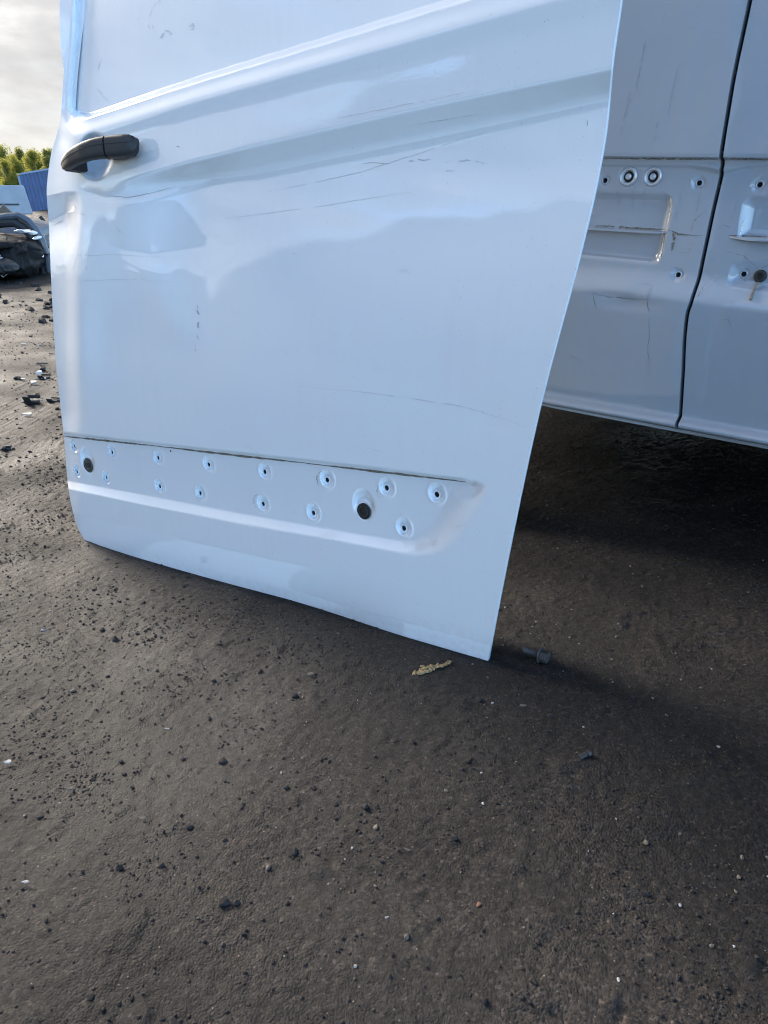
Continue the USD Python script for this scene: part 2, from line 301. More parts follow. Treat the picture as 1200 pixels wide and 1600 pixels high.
fLR = PchipInterpolator([-250, 0, 262, 560, 682, 853], [-968, -470, 0, 545, 764, 1037])
def dcoord(px, py):
    P = hit(px, py, DL, DN); d = P - DL; return np.stack([d @ DE, d @ DU], -1)
floor_px = [(60, 673), (100, 679), (240, 694.5), (486, 722), (720, 750), (738, 756), (706, 767), (676, 815), (662, 835), (648, 842), (629, 844.5), (550, 832), (380, 802), (240, 776), (105, 751), (60, 742)]
outer_px = [(55, 669), (100, 675.5), (240, 691), (486, 718), (720, 746.5), (752, 752), (762, 760), (752, 790), (722, 840), (700, 860), (680, 868), (650, 869), (522, 844), (380, 820), (240, 792), (107, 764), (55, 754)]
poly_floor = Polygon(dcoord(*np.array(floor_px).T)); poly_outer = Polygon(dcoord(*np.array(outer_px).T))
win_px = np.array([(124, -240), (114, 60), (106.5, 150), (107, 168), (111, 180), (118, 187), (126, 187.5), (140, 184), (300, 131), (735, -1), (985, -75), (1040, -950)], float)
poly_win = Polygon(dcoord(*win_px.T)).buffer(0)
dimples = [(116.5, 698), (175, 706.7), (247, 715.5), (326, 726), (413.5, 737.3), (511, 750), (604, 762.5), (682.3, 772.7), (120.3, 737.3), (166.4, 746.4), (249.6, 760), (312.8, 770.7), (411, 787.5), (489.4, 801.4), (630.8, 825.4)]
plugs = [(138.7, 726.7, 0.0180), (569.3, 798.5, 0.0150)]
dim_c = dcoord(*np.array(dimples).T); plug_c = dcoord(*np.array([p[:2] for p in plugs]).T)
scoop_c = dcoord(147, 245)
HOLE_R, DIM_R = 0.0050, 0.0165
def seg_dist(px, py, pts):
    """height in pixels below a polyline given left to right"""
    pts = np.asarray(pts, float); return py - np.interp(px, pts[:, 0], pts[:, 1])
def door_h(px, py):
    px, py = np.broadcast_arrays(np.asarray(px, float), np.asarray(py, float)); shp = px.shape; px, py = np.atleast_1d(px), np.atleast_1d(py)
    c = dcoord(px, py); s, v = c[..., 0], c[..., 1]
    # barrel profile: tucks under at the foot, leans in above the waist
    h = 0.05 - 0.045 * np.clip((0.62 - v) / 0.62, 0, 2) ** 2 - 0.055 * np.clip((v - 0.80) / 0.75, 0, 2) ** 2
    # front edge rolls back a little
    dl = px - fL(np.clip(py, -250, 853)); h = h - 0.010 * (1 - sstep(dl, 0, 60)) ** 2 * (1 - sstep(py, 640, 690))
    # waist crease: upper edge crisp, runs under, eases out below
    up = [(60, 306), (185, 284), (260, 263), (400, 228), (667, 167), (953, 108), (1100, 75)]
    d = seg_dist(px, py, up); wdt = np.interp(px, [185, 283, 400, 667, 953], [8, 26, 44, 52, 48])
    amp = sstep(px, 175, 330) * 0.030
    ds_ = np.where(d < -3, 0, np.where(d < 3, (d + 3) ** 2 / 12.0, d)); prof = np.minimum(ds_ / wdt, 1.0) - 0.06 * np.exp(-((ds_ / wdt - 1.0) / 0.16) ** 2)
    h = h - amp * prof * np.clip(1 - np.clip((d - 46) / 400.0, 0, 1), 0, 1) ** 2
    # dented corner below the handle: facet at the edge, then a swelling, then a pressed valley
    fu = seg_dist(px, py, [(60, 312), (72, 307), (102, 300), (130, 298)]); fl = seg_dist(px, py, [(60, 356), (78, 345), (104, 332), (126, 331)])
    fw = 1 - sstep(px, 100, 128)
    h = h - 0.026 * fw * sstep(fu, -1, 2) * np.clip(1 - 0, 0, 1) * np.clip(fu / np.maximum(fu - fl, 1), 0, 1) * (1 - 0.75 * sstep(fl, 0, 90))
    h = h + 0.010 * np.exp(-(((px - 100) / 70.0) ** 2 + ((py - 430) / 120.0) ** 2))
    dv = seg_dist(px, py, [(60, 352), (150, 373), (190, 389), (235, 396), (330, 384), (900, 360)])
    h = h - 0.0045 * np.exp(-np.abs(dv) / 34.0) * sstep(px, 138, 185) * (1 - sstep(px, 240, 420))
    dg = seg_dist(px, py, [(100, 262), (130, 297), (165, 309), (225, 305), (300, 288)]); h = h - 0.0035 * np.exp(-np.abs(dg) / 9.0) * sstep(px, 118, 150) * (1 - sstep(px, 240, 310))
    de = np.hypot((px - 245) * 0.9 + (py - 450) * -0.42, 0); h = h + 0.0035 * np.exp(-(de / 28.0) ** 2) * sstep(py, 390, 430) * (1 - sstep(py, 500, 560))
    h = h + 0.005 * np.exp(-(((px - 115) / 40.0) ** 2 + ((py - 560) / 60.0) ** 2)) - 0.004 * np.exp(-(((px - 170) / 60.0) ** 2 + ((py - 520) / 60.0) ** 2))
    # pressed panel of the upper half
    pt = shapely.points(s, v); near = (py < 215) | (d < -10)
    dw = np.full(px.shape, -1.0); dw[near] = np.where(shapely.contains(poly_win, pt[near]), 1, -1) * shapely.distance(pt[near], poly_win.exterior)
    side = np.interp(px, [100, 118, 140], [0.022, 0.020, 0.0075])
    h = h - 0.017 * np.clip(dw / side, 0, 1) + 0.004 * np.exp(-((dw + 0.028) / 0.016) ** 2)
    # rubbing-strip recess low on the door
    m = (py > 655) & (py < 885)
    t = np.zeros(px.shape)
    pi = pt[m]; dfl = np.where(shapely.contains(poly_floor, pi), 0, shapely.distance(pi, poly_floor)); ins = shapely.contains(poly_outer, pi)
    dou = np.where(ins, shapely.distance(pi, poly_outer.exterior), 0)
    t[m] = np.where(dfl <= 0, 1.0, np.where(ins, dou / np.maximum(dou + dfl, 1e-6), 0.0))
    soft = sstep(px, 620, 700); t = t * (1 - soft) + (t * t * (3 - 2 * t)) * soft * (1 - 0.30 * sstep(px, 690, 752))
    h = h - 0.0125 * t
    # pressings round the fixing holes
    for cs, cv in dim_c:
        r = np.hypot(s - cs, v - cv - 0.002); h = h - 0.0072 * (1 - sstep(r, DIM_R * 0.62, DIM_R * 0.95)) + 0.0010 * np.exp(-((r - DIM_R * 1.02) / 0.002) ** 2) + 0.0010 * np.exp(-((np.hypot(s - cs, v - cv) - HOLE_R - .0024) / 0.0013) ** 2)
    for (cs, cv), (_, _, pr) in zip(plug_c, plugs):
        r = np.hypot(s - cs, (v - cv - 0.009) * 0.8); h = h - 0.008 * (1 - sstep(r, pr * 0.9, pr * 1.75)) + 0.003 * np.exp(-((np.hypot(s - cs, v - cv) - pr * 1.15) / 0.003) ** 2)
    # folds below the strip
    dl1 = seg_dist(px, py, [(60, 788), (115, 801), (374, 862), (520, 893), (633, 919), (800, 955)]); a1 = 1 - sstep(px, 430, 650)
    h = h - 0.018 * np.clip(dl1 / 60.0, 0, 1) * a1
    dh = seg_dist(px, py, [(100, 835), (300, 885), (440, 918), (600, 962), (780, 1012)]); h = h - 0.010 * np.clip(dh / 30.0, 0, 1) * sstep(px, 250, 560)
    # hand scoop behind the handle
    r = np.hypot((s - scoop_c[0]) / 0.062, (v - scoop_c[1]) / 0.047); h = h - 0.036 * (1 - sstep(r, 0.5, 1.0))
    # slight waviness of worn sheet metal
    q3 = np.stack([s, v, np.zeros_like(s)], -1)
    h = h + (meshkit.fbm(q3 * V(3.0, 5.0, 1), 3, 31) - 0.5) * 0.0016
    for (dx, dy, rr, aa) in ((632, 428, 9, -.0003), (560, 640, 70, .0016), (690, 585, 90, -.0012), (350, 600, 80, .0014), (760, 655, 40, -.001)):
        h = h + aa * np.exp(-(((px - dx) / rr) ** 2 + ((py - dy) / (rr * .7)) ** 2))
    return h.reshape(shp)
def door_at(px, py, off=0.0): return hit(px, py, DL, DN, door_h(px, py) + off)

rowL = np.concatenate([np.arange(-250, 0, 10), np.arange(0, 853.01, 1.65)]); rowL[-1] = 853
colT = np.linspace(0, 1, 400)
Lx, Rx, Ry = fL(rowL), fR(fLR(rowL)), fLR(rowL)
GX = Lx[:, None] * (1 - colT) + Rx[:, None] * colT; GY = rowL[:, None] * (1 - colT) + Ry[:, None] * colT
# snap grid points onto the rims of the fixing holes so that they are round
C = dcoord(GX, GY); holes = np.zeros(GX.shape, bool); toS = C.copy()
for cs, cv in dim_c:
    dd = C - (cs, cv); r = np.hypot(dd[..., 0], dd[..., 1]); k = np.abs(r - HOLE_R) < 0.0013
    toS[k] = (cs, cv) + dd[k] / r[k][:, None] * HOLE_R; holes |= (r < HOLE_R - 0.0013 * 0.0) & ~k
base = DL + toS[..., :1] * DE + toS[..., 1:] * DU
GP = project(base); GX2, GY2 = GP[..., 0], GP[..., 1]
DV = door_at(GX2, GY2)
hq = holes[:-1, :-1] | holes[1:, :-1] | holes[:-1, 1:] | holes[1:, 1:]
df = grid_faces(len(rowL), len(colT), ~hq)
nr, nc = len(rowL), len(colT)
# folded hem round the edge, then the skin's own back
rim = np.concatenate([np.arange(nc) , np.arange(1, nr) * nc + nc - 1, (nr - 1) * nc + np.arange(nc - 2, -1, -1), np.arange(nr - 2, 0, -1) * nc])
vv = DV.reshape(-1, 3); rp = vv[rim]; cen = vv.mean(0)
inw = (cen - rp); inw -= np.outer(inw @ DN, DN); inw /= np.linalg.norm(inw, axis=1)[:, None]
h1 = rp - DN * 0.003 - inw * 0.0008; h2 = rp - DN * 0.009 + inw * 0.001; h3 = rp - DN * 0.011 + inw * 0.03
nb = len(vv); k = len(rim); vs = [vv, h1, h2, h3]; fs = [df]
idx = [rim, nb + np.arange(k), nb + k + np.arange(k), nb + 2 * k + np.arange(k)]
for a, b in zip(idx[:-1], idx[1:]):
    j = np.roll(np.arange(k), -1); fs += [np.stack([a, a[j], b[j]], 1), np.stack([a, b[j], b], 1)]
skin = trimesh.Trimesh(np.vstack(vs), np.vstack(fs), process=False)
door = thing('van_door', 'loose white sliding van door leaning upright on the dirt with black handle', 'van door')
nn = np.cross(vv[df[:, 1]] - vv[df[:, 0]], vv[df[:, 2]] - vv[df[:, 0]]).sum(0)
if nn @ DN < 0: skin.faces = skin.faces[:, ::-1]
obj('outer_skin', skin, 'white_paint', door, smooth=38)
# inner pressing behind the skin
st = 8; IX = np.r_[0:nr:st]; JX = np.r_[0:nc:st]
tt = colT[JX] * 0.90 + 0.05; yl = rowL[IX] * 0.94 + (-250 + 853) / 2 * 0.06
ix = fL(yl)[:, None] * (1 - tt) + fR(fLR(yl))[:, None] * tt; iy = yl[:, None] * (1 - tt) + fLR(yl)[:, None] * tt
cc = dcoord(ix, iy); pf = 0.05 - 0.045 * np.clip((0.62 - cc[..., 1]) / 0.62, 0, 2) ** 2 - 0.055 * np.clip((cc[..., 1] - 0.80) / 0.75, 0, 2) ** 2
f1 = DL + cc[..., :1] * DE + cc[..., 1:] * DU + DN * (pf - 0.050)[..., None]; f2 = f1 - DN * 0.045
r_, c_ = f1.shape[:2]; e_ = np.concatenate([np.arange(c_), np.arange(1, r_) * c_ + c_ - 1, (r_ - 1) * c_ + np.arange(c_ - 2, -1, -1), np.arange(r_ - 2, 0, -1) * c_])
j = np.roll(np.arange(len(e_)), -1); N_ = r_ * c_
inner = trimesh.Trimesh(np.vstack([f1.reshape(-1, 3), f2.reshape(-1, 3)]), np.vstack([grid_faces(r_, c_), grid_faces(r_, c_)[:, ::-1] + N_, np.stack([e_, e_[j], e_[j] + N_], 1), np.stack([e_, e_[j] + N_, e_ + N_], 1)]), process=False)
obj('inner_panel', inner, 'white_paint', door, smooth=30)
# lip of the window frame that bows out behind the front edge
pl = [(100, -60), (93, 0), (93, 40), (95, 75), (99, 105), (103, 135)]
lp = np.array([hit(x, y, DL, DN, float(door_h(fL(y) + 2, y)) - 0.020) for x, y in pl]); lq = np.array([hit(fL(y) + 12, y, DL, DN, float(door_h(fL(y) + 2, y)) - 0.028) for x, y in pl])
kk = len(pl); vL = np.vstack([lp, lq, lp - DN * 0.02, lq - DN * 0.02]); fl_ = []
for i in range(kk - 1):
    for a, b in ((0, 1), (1, 3), (3, 2), (2, 0)):
        p_, q_ = a * kk + i, b * kk + i; fl_ += [[p_, p_ + 1, q_ + 1], [p_, q_ + 1, q_]]
obj('frame_lip', trimesh.Trimesh(vL, fl_, process=False), 'white_paint', door)

def door_frame(px, py, off=0.0): return frame(door_at(np.array([float(px)]), np.array([float(py)]), off)[0], DE, DU, DN)
# rubber plugs in the strip recess
for (x, y, r), mt in zip(plugs, ('grey_rubber', 'black_rubber')):
    pm = lathe([(0, 0.0045), (r * .42, 0.0045), (r * .46, 0.0065), (r * .66, 0.0068), (r * .74, 0.003), (r * .92, 0.0035), (r, 0.0015), (r, -0.004)], 22); pm.apply_transform(door_frame(x, y, 0.002))
    pg = obj('rubber_plug', pm, mt, door)
    hx = trimesh.creation.cylinder(r * .40, 0.003, sections=6); hx.apply_transform(door_frame(x, y, 0.0075)); obj('hex_core', hx, 'black_gap', pg)

def hole_ring(M, r, parent, mt, dark=True):
    c_ = lathe([(r * 1.62, -0.0012), (r * 1.5, 0.0004), (r * 1.18, 0.0009), (r, 0.0003), (r * .98, -0.0022)], 26); c_.apply_transform(M); obj('hole_collar', c_, mt, parent, smooth=50)
    d_ = lathe([(r * 1.0, -0.0015), (r * .9, -0.006), (0, -0.0065)], 20); d_.apply_transform(M); obj('fixing_hole', d_, 'black_gap', parent)  # near-black cup: the shade inside the hole put in as colour
for x, y in dimples: hole_ring(door_frame(x, y, 0.0004), 0.0049, door, 'white_paint')
fh = lathe([(0.0022, 0.0004), (0, 0.0005)], 10); fh.apply_transform(door_frame(266.7, 704.8)); obj('fixing_hole', fh, 'black_gap', door)  # flat black disc standing in for the shade of a small hole

# scratches and scuffs: thin worn lines lying on the skin
def ribbon(pts, w, at, off=0.0005, jit=0.0, n=14, seed=0, broken=0.0):
    rg = np.random.default_rng(seed); pts = np.asarray(pts, float); tq = np.linspace(0, 1, n); seg = np.r_[0, np.cumsum(np.hypot(*np.diff(pts, axis=0).T))]; seg /= seg[-1]
    x, y = np.interp(tq, seg, pts[:, 0]), np.interp(tq, seg, pts[:, 1]); x = x + rg.normal(0, jit, n); y = y + rg.normal(0, jit, n)
    tx, ty = np.gradient(x), np.gradient(y); L = np.hypot(tx, ty) + 1e-9; ww = w * (0.25 + 0.75 * np.sin(np.pi * np.clip(tq, 0.04, 0.96))) * rg.uniform(.55, 1.2, n)
    a = at(x - ty / L * ww / 2, y + tx / L * ww / 2, off); b = at(x + ty / L * ww / 2, y - tx / L * ww / 2, off); v = np.empty((2 * n, 3)); v[0::2], v[1::2] = a, b
    f = []
    for i in range(n - 1):
        if rg.uniform() < broken: continue
        f += [[2 * i, 2 * i + 1, 2 * i + 3], [2 * i, 2 * i + 3, 2 * i + 2]]
    return trimesh.Trimesh(v, f, process=False)
x0_ok = lambda pts: not (pts[0][0] > 540 and pts[0][1] > 230)
for i, (pts, w, br, jt) in enumerate([
        ([(243, 4), (238, 14), (234, 27)], 1.8, .3, .5), ([(250, 0), (246, 6)], 1.5, .4, .4), ([(232, 38), (233, 46)], 1.4, .1, .2), ([(238, 38), (239, 46)], 1.4, .1, .2),
        ([(250, 62), (256, 52), (262, 46)], 2.4, .35, 1.2), ([(262, 47), (267, 52), (266, 55)], 1.6, .3, .8), ([(292, 45), (300, 38), (304, 44), (296, 46)], 1.8, .3, 1.0), ([(276, 229), (280, 229)], 2.0, 0, .2),
        ([(310, 475), (311, 490), (309, 505), (308, 528)], 3.2, .45, 1.4), ([(306, 540), (305, 552)], 1.2, .4, .6), ([(918, 188), (918, 196)], 1.6, .1, .3), ([(168, 305), (200, 309), (235, 302), (275, 291)], 1.4, 0, .2),
        ([(179, 352), (188, 362), (196, 367)], 1.0, 0, .1), ([(82, 352), (100, 344)], 1.2, .1, .2), ([(118, 332), (136, 336)], 1.1, .1, .2),
        ([(560, 256), (620, 254), (680, 248), (705, 249)], 2.2, .45, .9), ([(690, 254), (735, 250), (765, 256)], 2.0, .5, .8), ([(688, 268), (710, 267)], 1.6, .3, .5), ([(624, 425), (632, 421), (640, 428)], 1.2, .2, .4),
        ([(384, 694), (396, 704), (408, 710)], .9, 0, .1), ([(576, 700), (600, 708)], .9, .1, .1), ([(702, 823), (730, 821)], .9, .1, .2), ([(152, 112), (155, 100), (159, 92)], .8, 0, .1), ([(153, 138), (160, 150), (171, 158)], .9, .2, .3)]):
    obj('scratch', ribbon(pts, w * .8, door_at, seed=i, broken=br, jit=jt, n=18), 'dark_scratch' if w > 1.15 and x0_ok(pts) and pts[0][1] > 70 else 'grey_scratch', door, smooth=False)
for i, (pts, w) in enumerate([([(470, 604), (560, 612), (640, 622), (720, 634), (790, 655), (822, 668)], 1.0), ([(500, 190), (650, 160), (750, 140)], .8), ([(640, 196), (750, 178)], .9), ([(330, 345), (500, 322), (640, 300)], .7), ([(420, 300), (560, 270), (760, 205)], .7), ([(90, 440), (200, 436), (280, 441)], .6), ([(84, 400), (180, 398), (260, 402)], .6), ([(225, 240), (250, 232)], .9)]):
    obj('scratch', ribbon(pts, w, door_at, seed=100 + i, broken=.12, jit=.3, n=30), 'grey_scratch', door, smooth=False)
for i, pts in enumerate([[(99, 681.5), (160, 688), (240, 696.5)], [(236, 696), (360, 710.5), (486, 724.5)], [(480, 724), (600, 738), (728, 753)]]): obj('groove_grime', ribbon(pts, 3.4, door_at, seed=60 + i, jit=.15, n=40, off=.0008), 'grime', door, smooth=False)  # dirt line that also carries the groove's shade as colour
# wear at single pressings
for i, (x, y) in enumerate([(503, 748), (597, 768), (404, 783)]):
    pts = [(x + 8 * math.cos(a), y + 11 * math.sin(a)) for a in np.linspace(2.2, 4.6, 9)]; obj('scratch', ribbon(pts, 1.6, door_at, seed=200 + i, broken=.3, jit=.4, n=18), 'dark_scratch', door, smooth=False)

# the handle
stn = [(207.5, 227, .017, .015, .012), (206, 227.2, .0212, .017, .016), (201, 227.8, .0228, .019, .018), (185, 229.5, .0235, .024, .019), (163, 231, .0225, .034, .016), (145, 234, .021, .042, .0135), (128, 239.5, .0195, .046, .012), (114, 247, .0175, .046, .0115), (106, 254.5, .014, .042, .011), (102.5, 259.5, .009, .037, .009), (101.5, 262, .003, .033, .005)]
sx = np.array(stn); tq = np.linspace(0, 1, len(stn)); fine = np.linspace(0, 1, 241); I = PchipInterpolator(tq, sx)(fine); I[:, 2] *= 0.80; I[:, 4] *= 0.9
cen_p = np.array([hit(x, y, DL, DN, float(door_h(150, 205)) + o) for x, y, _, o, _ in I]); tg = np.gradient(cen_p, axis=0); tg /= np.linalg.norm(tg, axis=1)[:, None]
def handle_mesh(i0, i1):
    R = []; n = 28; th = np.arange(n) / n * 2 * np.pi
    sq = lambda c: np.sign(c) * np.abs(c) ** 0.55
    for i in range(i0, i1):
        w = unit(np.cross(DN, tg[i])); out = unit(np.cross(tg[i], w)); out = out if out @ DN > 0 else -out
        R.append(cen_p[i] + sq(np.cos(th))[:, None] * w * I[i, 2] + sq(np.sin(th))[:, None] * out * I[i, 4])
    k = len(R); v = np.vstack(R + [R[0].mean(0)[None], R[-1].mean(0)[None]]); f = []
    for i in range(k - 1):
        for j in range(n):
            a, b = i * n + j, i * n + (j + 1) % n; f += [[a, b, b + n], [a, b + n, a + n]]
    for j in range(n): f += [[k * n, (j + 1) % n, j], [k * n + 1, (k - 1) * n + j, (k - 1) * n + (j + 1) % n]]
    m = trimesh.Trimesh(v, f, process=False); trimesh.repair.fix_normals(m); return m
hb = obj('handle', handle_mesh(0, 88), 'black_plastic', door, smooth=35)
obj('grip', handle_mesh(90, 241), 'black_plastic', hb, smooth=35)
pv = box((0.026, 0.024, 0.04), bev=0.004); pv.apply_transform(frame(door_at(np.array([118.]), np.array([258.]), 0.012)[0], DE, DU, DN)); obj('pivot', pv, 'black_plastic', hb)
mt_ = m3.Manifold.hull_points(np.array([door_at(float(x), float(y), o) for x, y in ((200, 221), (203, 230), (199, 240), (176, 249), (168, 249), (165, 226)) for o in (-0.004, 0.012)])).to_mesh()
obj('handle_base', trimesh.Trimesh(mt_.vert_properties[:, :3], mt_.tri_verts, process=False), 'black_plastic', hb)
# seam along the handle
ln = []
for i in range(12, 216):
    w = unit(np.cross(DN, tg[i])); out = unit(np.cross(tg[i], w)); out = out if out @ DN > 0 else -out
    w = w if w @ DU > 0 else -w
    ln.append(cen_p[i] + out * (I[i, 4] * 0.985) + w * I[i, 2] * 0.18)
obj('handle_seam', tube(ln, 0.0007, 6), 'black_gap', hb)

# ------------------------------------------------------------------ the white van behind
VA = unit(V(-1550, F * CP + 575 * SP, -F * SP + 575 * CP))     # along its side, away to the left
seam_px = np.array([(1190, -110), (1172, 0), (1150, 105), (1137, 180), (1127.5, 240), (1124, 268), (1112, 320), (1100, 380), (1090, 430), (1083, 470), (1076, 490), (1062, 590), (1047, 690)], float)
r0 = rays(1047, 690); VO = CAM + r0 * ((CAM_H - 0.42) / -r0[2])
vd0 = unit(V(0, 0, -1) - VA * (V(0, 0, -1) @ VA)); vn0 = np.cross(vd0, VA); vn0 = unit(vn0 if vn0[1] < 0 else -vn0); VL = math.radians(2)
VN = unit(math.cos(VL) * vn0 - math.sin(VL) * vd0); VE = VA; VU = unit(np.cross(VN, VE)); VU = VU if VU[2] > 0 else -VU
def vco(px, py):
    d = hit(px, py, VO, VN) - VO; return np.stack([d @ VE, d @ VU], -1)
sm = vco(*seam_px.T); o_ = np.argsort(sm[:, 1]); seam_f = PchipInterpolator(sm[o_, 1], sm[o_, 0])
def seam_s(w): return np.where(w > sm[:, 1].max(), seam_f(sm[:, 1].max()), seam_f(np.clip(w, sm[:, 1].min(), sm[:, 1].max())))
VB = {k: vco(*p) for k, p in {'bead': (1124, 245), 'crease': (1080, 469), 'flange': (1042, 361), 'sill': (1047, 680), 'sill_top': (1047, 664)}.items()}
def line_v(pts):
    c = vco(*np.array(pts, float).T); k = np.argsort(c[:, 0]); return lambda s: np.interp(s, c[k, 0], c[k, 1])
bead, bead_lo = line_v([(943, 244), (1060, 245), (1200, 246)]), line_v([(943, 256), (1070, 257), (1105, 262), (1123, 267), (1140, 264), (1165, 258), (1200, 256)])
crease = line_v([(895, 452), (985, 458), (1080, 470), (1200, 486)]); sill_t = line_v([(845, 628), (1047, 664), (1200, 692)]); sill_b = line_v([(845, 636), (1047, 682), (1200, 707)])
rec_l = Polygon(np.vstack([vco(*np.array([(1046, 322), (1044, 306), (1036, 301.5), (935, 299)], float).T), [[1.75, vco(935, 299)[1]], [1.75, vco(907, 403)[1]]], vco(*np.array([(907, 402), (1012, 413), (1024, 410), (1031, 395)], float).T)])).buffer(0)
rec_r = Polygon(np.vstack([vco(*np.array([(1150, 372), (1158, 315), (1166, 307), (1200, 308)], float).T), [[-2.6, vco(1200, 308)[1]], [-2.6, vco(1200, 372)[1]]]])).buffer(0)
pock = Polygon(vco(*np.array([(1141, 412), (1134, 440), (1140, 448), (1152, 450), (1300, 472), (1300, 418), (1200, 409)], float).T)).buffer(0)
buttons = vco(*np.array([(976, 275), (1014.5, 275)]).T); vholes = vco(*np.array([(1087.5, 285), (939, 281), (1183, 287.5), (1056, 430), (1157, 429)]).T); vplug = vco(1184, 432)
VHOLE = 0.0042
def van_h(s, w):
    s, w = np.broadcast_arrays(np.asarray(s, float), np.asarray(w, float)); shp = s.shape; s, w = np.atleast_1d(s), np.atleast_1d(w); pt = shapely.points(s, w)
    h = -0.07 * np.clip((w - 0.75) / 1.0, 0, 3) ** 2
    db = bead(s) - w; bl = bead(s) - bead_lo(s)           # metres below the bead's top
    h = h - 0.013 * sstep(db, -0.001, 0.005) + 0.003 * np.exp(-((db - bl * 0.9) / 0.004) ** 2) - 0.004 * sstep(db, bl * 0.9, bl * 1.2) * (1 - sstep(db, 0.05, 0.2))
    for pg in (rec_l, rec_r):
        dd = np.where(shapely.contains(pg, pt), 1, -1) * shapely.distance(pt, pg.exterior); h = h - 0.011 * np.clip(dd / 0.012, 0, 1)
    dd = np.where(shapely.contains(pock, pt), 1, -1) * shapely.distance(pt, pock.exterior); h = h - 0.006 * np.clip(dd / 0.008, 0, 1)
    dc = crease(s) - w; h = h + 0.022 * sstep(dc, -0.045, 0.004) - 0.060 * np.clip(dc / 0.25, 0, 1.6) ** 1.2
    ds = sill_t(s) - w; h = h + 0.020 * sstep(ds, -0.012, 0.004) - 0.030 * np.clip((ds - 0.006) / 0.014, 0, 1.5) ** 1.6
    for c0, c1 in buttons:
        r = np.hypot(s - c0, w - c1); h = h - 0.004 * (1 - sstep(r, 0.012, 0.0165))
    for c0, c1 in vholes:
        r = np.hypot(s - c0, w - c1); h = h - 0.0022 * (1 - sstep(r, 0.0088, 0.0105))
    h = h + (meshkit.fbm(np.stack([s, w, 0 * s], -1) * V(4, 6, 1), 3, 77) - 0.5) * 0.005
    br = np.hypot((s - vco(972, 470)[0]) / 0.05, (w - vco(972, 470)[1]) / 0.012); h = h - 0.006 * np.exp(-br ** 2)
    return h.reshape(shp)
def van_pt(s, w, off=0.0): return VO + np.asarray(s)[..., None] * VE + np.asarray(w)[..., None] * VU + (van_h(s, w) + off)[..., None] * VN
def van_at(px, py, off=0.0):
    c = vco(px, py); return van_pt(c[..., 0], c[..., 1], off)
GAP = 0.0034
w_lo = float(sill_b(0.0)); w_lines = np.concatenate([np.arange(-0.10, 0.86, 0.0034), np.arange(0.87, 1.75, 0.03)])
s_left = np.concatenate([np.arange(GAP, 0.50, 0.0034), np.arange(0.51, 1.72, 0.02)]); s_right = -np.concatenate([np.arange(GAP, 0.30, 0.0034), np.arange(0.31, 2.85, 0.03)])
van = thing('white_van', 'white van body standing close behind the loose door, trim holes along its side', 'van')
def panel(sl, name):
    S, Wd = np.meshgrid(sl, w_lines); wmin = sill_b(S) - 0.004
    Wd = np.where(Wd < wmin, wmin, Wd); S = S + seam_s(Wd); C2 = np.stack([S, Wd], -1); hole = np.zeros(S.shape, bool); T = C2.copy()
    for c0, c1 in vholes:
        dd = C2 - (c0, c1); r = np.hypot(dd[..., 0], dd[..., 1]); k = np.abs(r - VHOLE) < 0.0019; T[k] = (c0, c1) + dd[k] / np.maximum(r[k], 1e-6)[:, None] * VHOLE; hole |= (r < VHOLE) & ~k
    P = van_pt(T[..., 0], T[..., 1]); n_r, n_c = S.shape; hq = hole[:-1, :-1] | hole[1:, :-1] | hole[:-1, 1:] | hole[1:, 1:]
    flat = (np.abs(np.diff(C2[..., 1], axis=0)) < 1e-9)[:, :-1]
    f = grid_faces(n_r, n_c, ~hq & ~flat); v = P.reshape(-1, 3)
    e = np.arange(n_r) * n_c; b = v[e] - VN * 0.018 + VE * (0.001 * np.sign(sl[-1])); o = len(v); i = np.arange(n_r - 1)   # folded edge at the gap
    f = np.vstack([f, np.stack([e[i], e[i + 1], o + i + 1], 1), np.stack([e[i], o + i + 1, o + i], 1)]); v = np.vstack([v, b])
    m = trimesh.Trimesh(v, f, process=False)
    if (np.cross(v[f[:, 1]] - v[f[:, 0]], v[f[:, 2]] - v[f[:, 0]]).sum(0)) @ VN < 0: m.faces = m.faces[:, ::-1]
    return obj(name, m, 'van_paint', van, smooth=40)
pan_l = panel(s_left, 'side_panel'); pan_r = panel(s_right, 'side_panel')
# body behind the panels, roof, floor, wheels
prof = np.array([(0.03, -0.13), (0.35, -0.06), (0.78, -0.03), (1.2, -0.055), (1.70, -0.14), (1.84, -0.26), (1.88, -0.5), (1.88, -1.5), (1.70, -1.86), (0.6, -1.97), (-0.13, -1.95)])   # (up, out)
def van_local(s, w, o): return VO + s * VE + w * VU + o * VN
ends = []; prof[:, 1] -= 0.03
for s in (-2.8, 1.70): ends.append(np.array([van_local(s, a, b) for a, b in prof]))
mm = m3.Manifold.hull_points(np.vstack(ends)).to_mesh(); obj('body_shell', trimesh.Trimesh(mm.vert_properties[:, :3], mm.tri_verts, process=False), 'black_gap', van)
roofp = [np.array([van_local(s, a, b) for a, b in ((1.72, -0.155), (1.86, -0.27), (1.90, -0.5), (1.90, -1.5), (1.72, -1.90))]) for s in (-2.83, 1.74)]
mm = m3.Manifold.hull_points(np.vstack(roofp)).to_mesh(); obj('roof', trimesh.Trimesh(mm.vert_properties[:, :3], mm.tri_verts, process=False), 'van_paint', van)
for s in (1.712, -2.812):
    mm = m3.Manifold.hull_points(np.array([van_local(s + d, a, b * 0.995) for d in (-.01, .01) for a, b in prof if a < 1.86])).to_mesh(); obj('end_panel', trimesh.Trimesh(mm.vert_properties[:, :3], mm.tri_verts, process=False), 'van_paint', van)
fl = box((4.3, 1.75, 0.07)); fl.apply_transform(frame(van_local(-0.55, 0.05, -1.0), VE, np.cross(VU, VE), VU)); obj('underbody', fl, 'underbody', van)
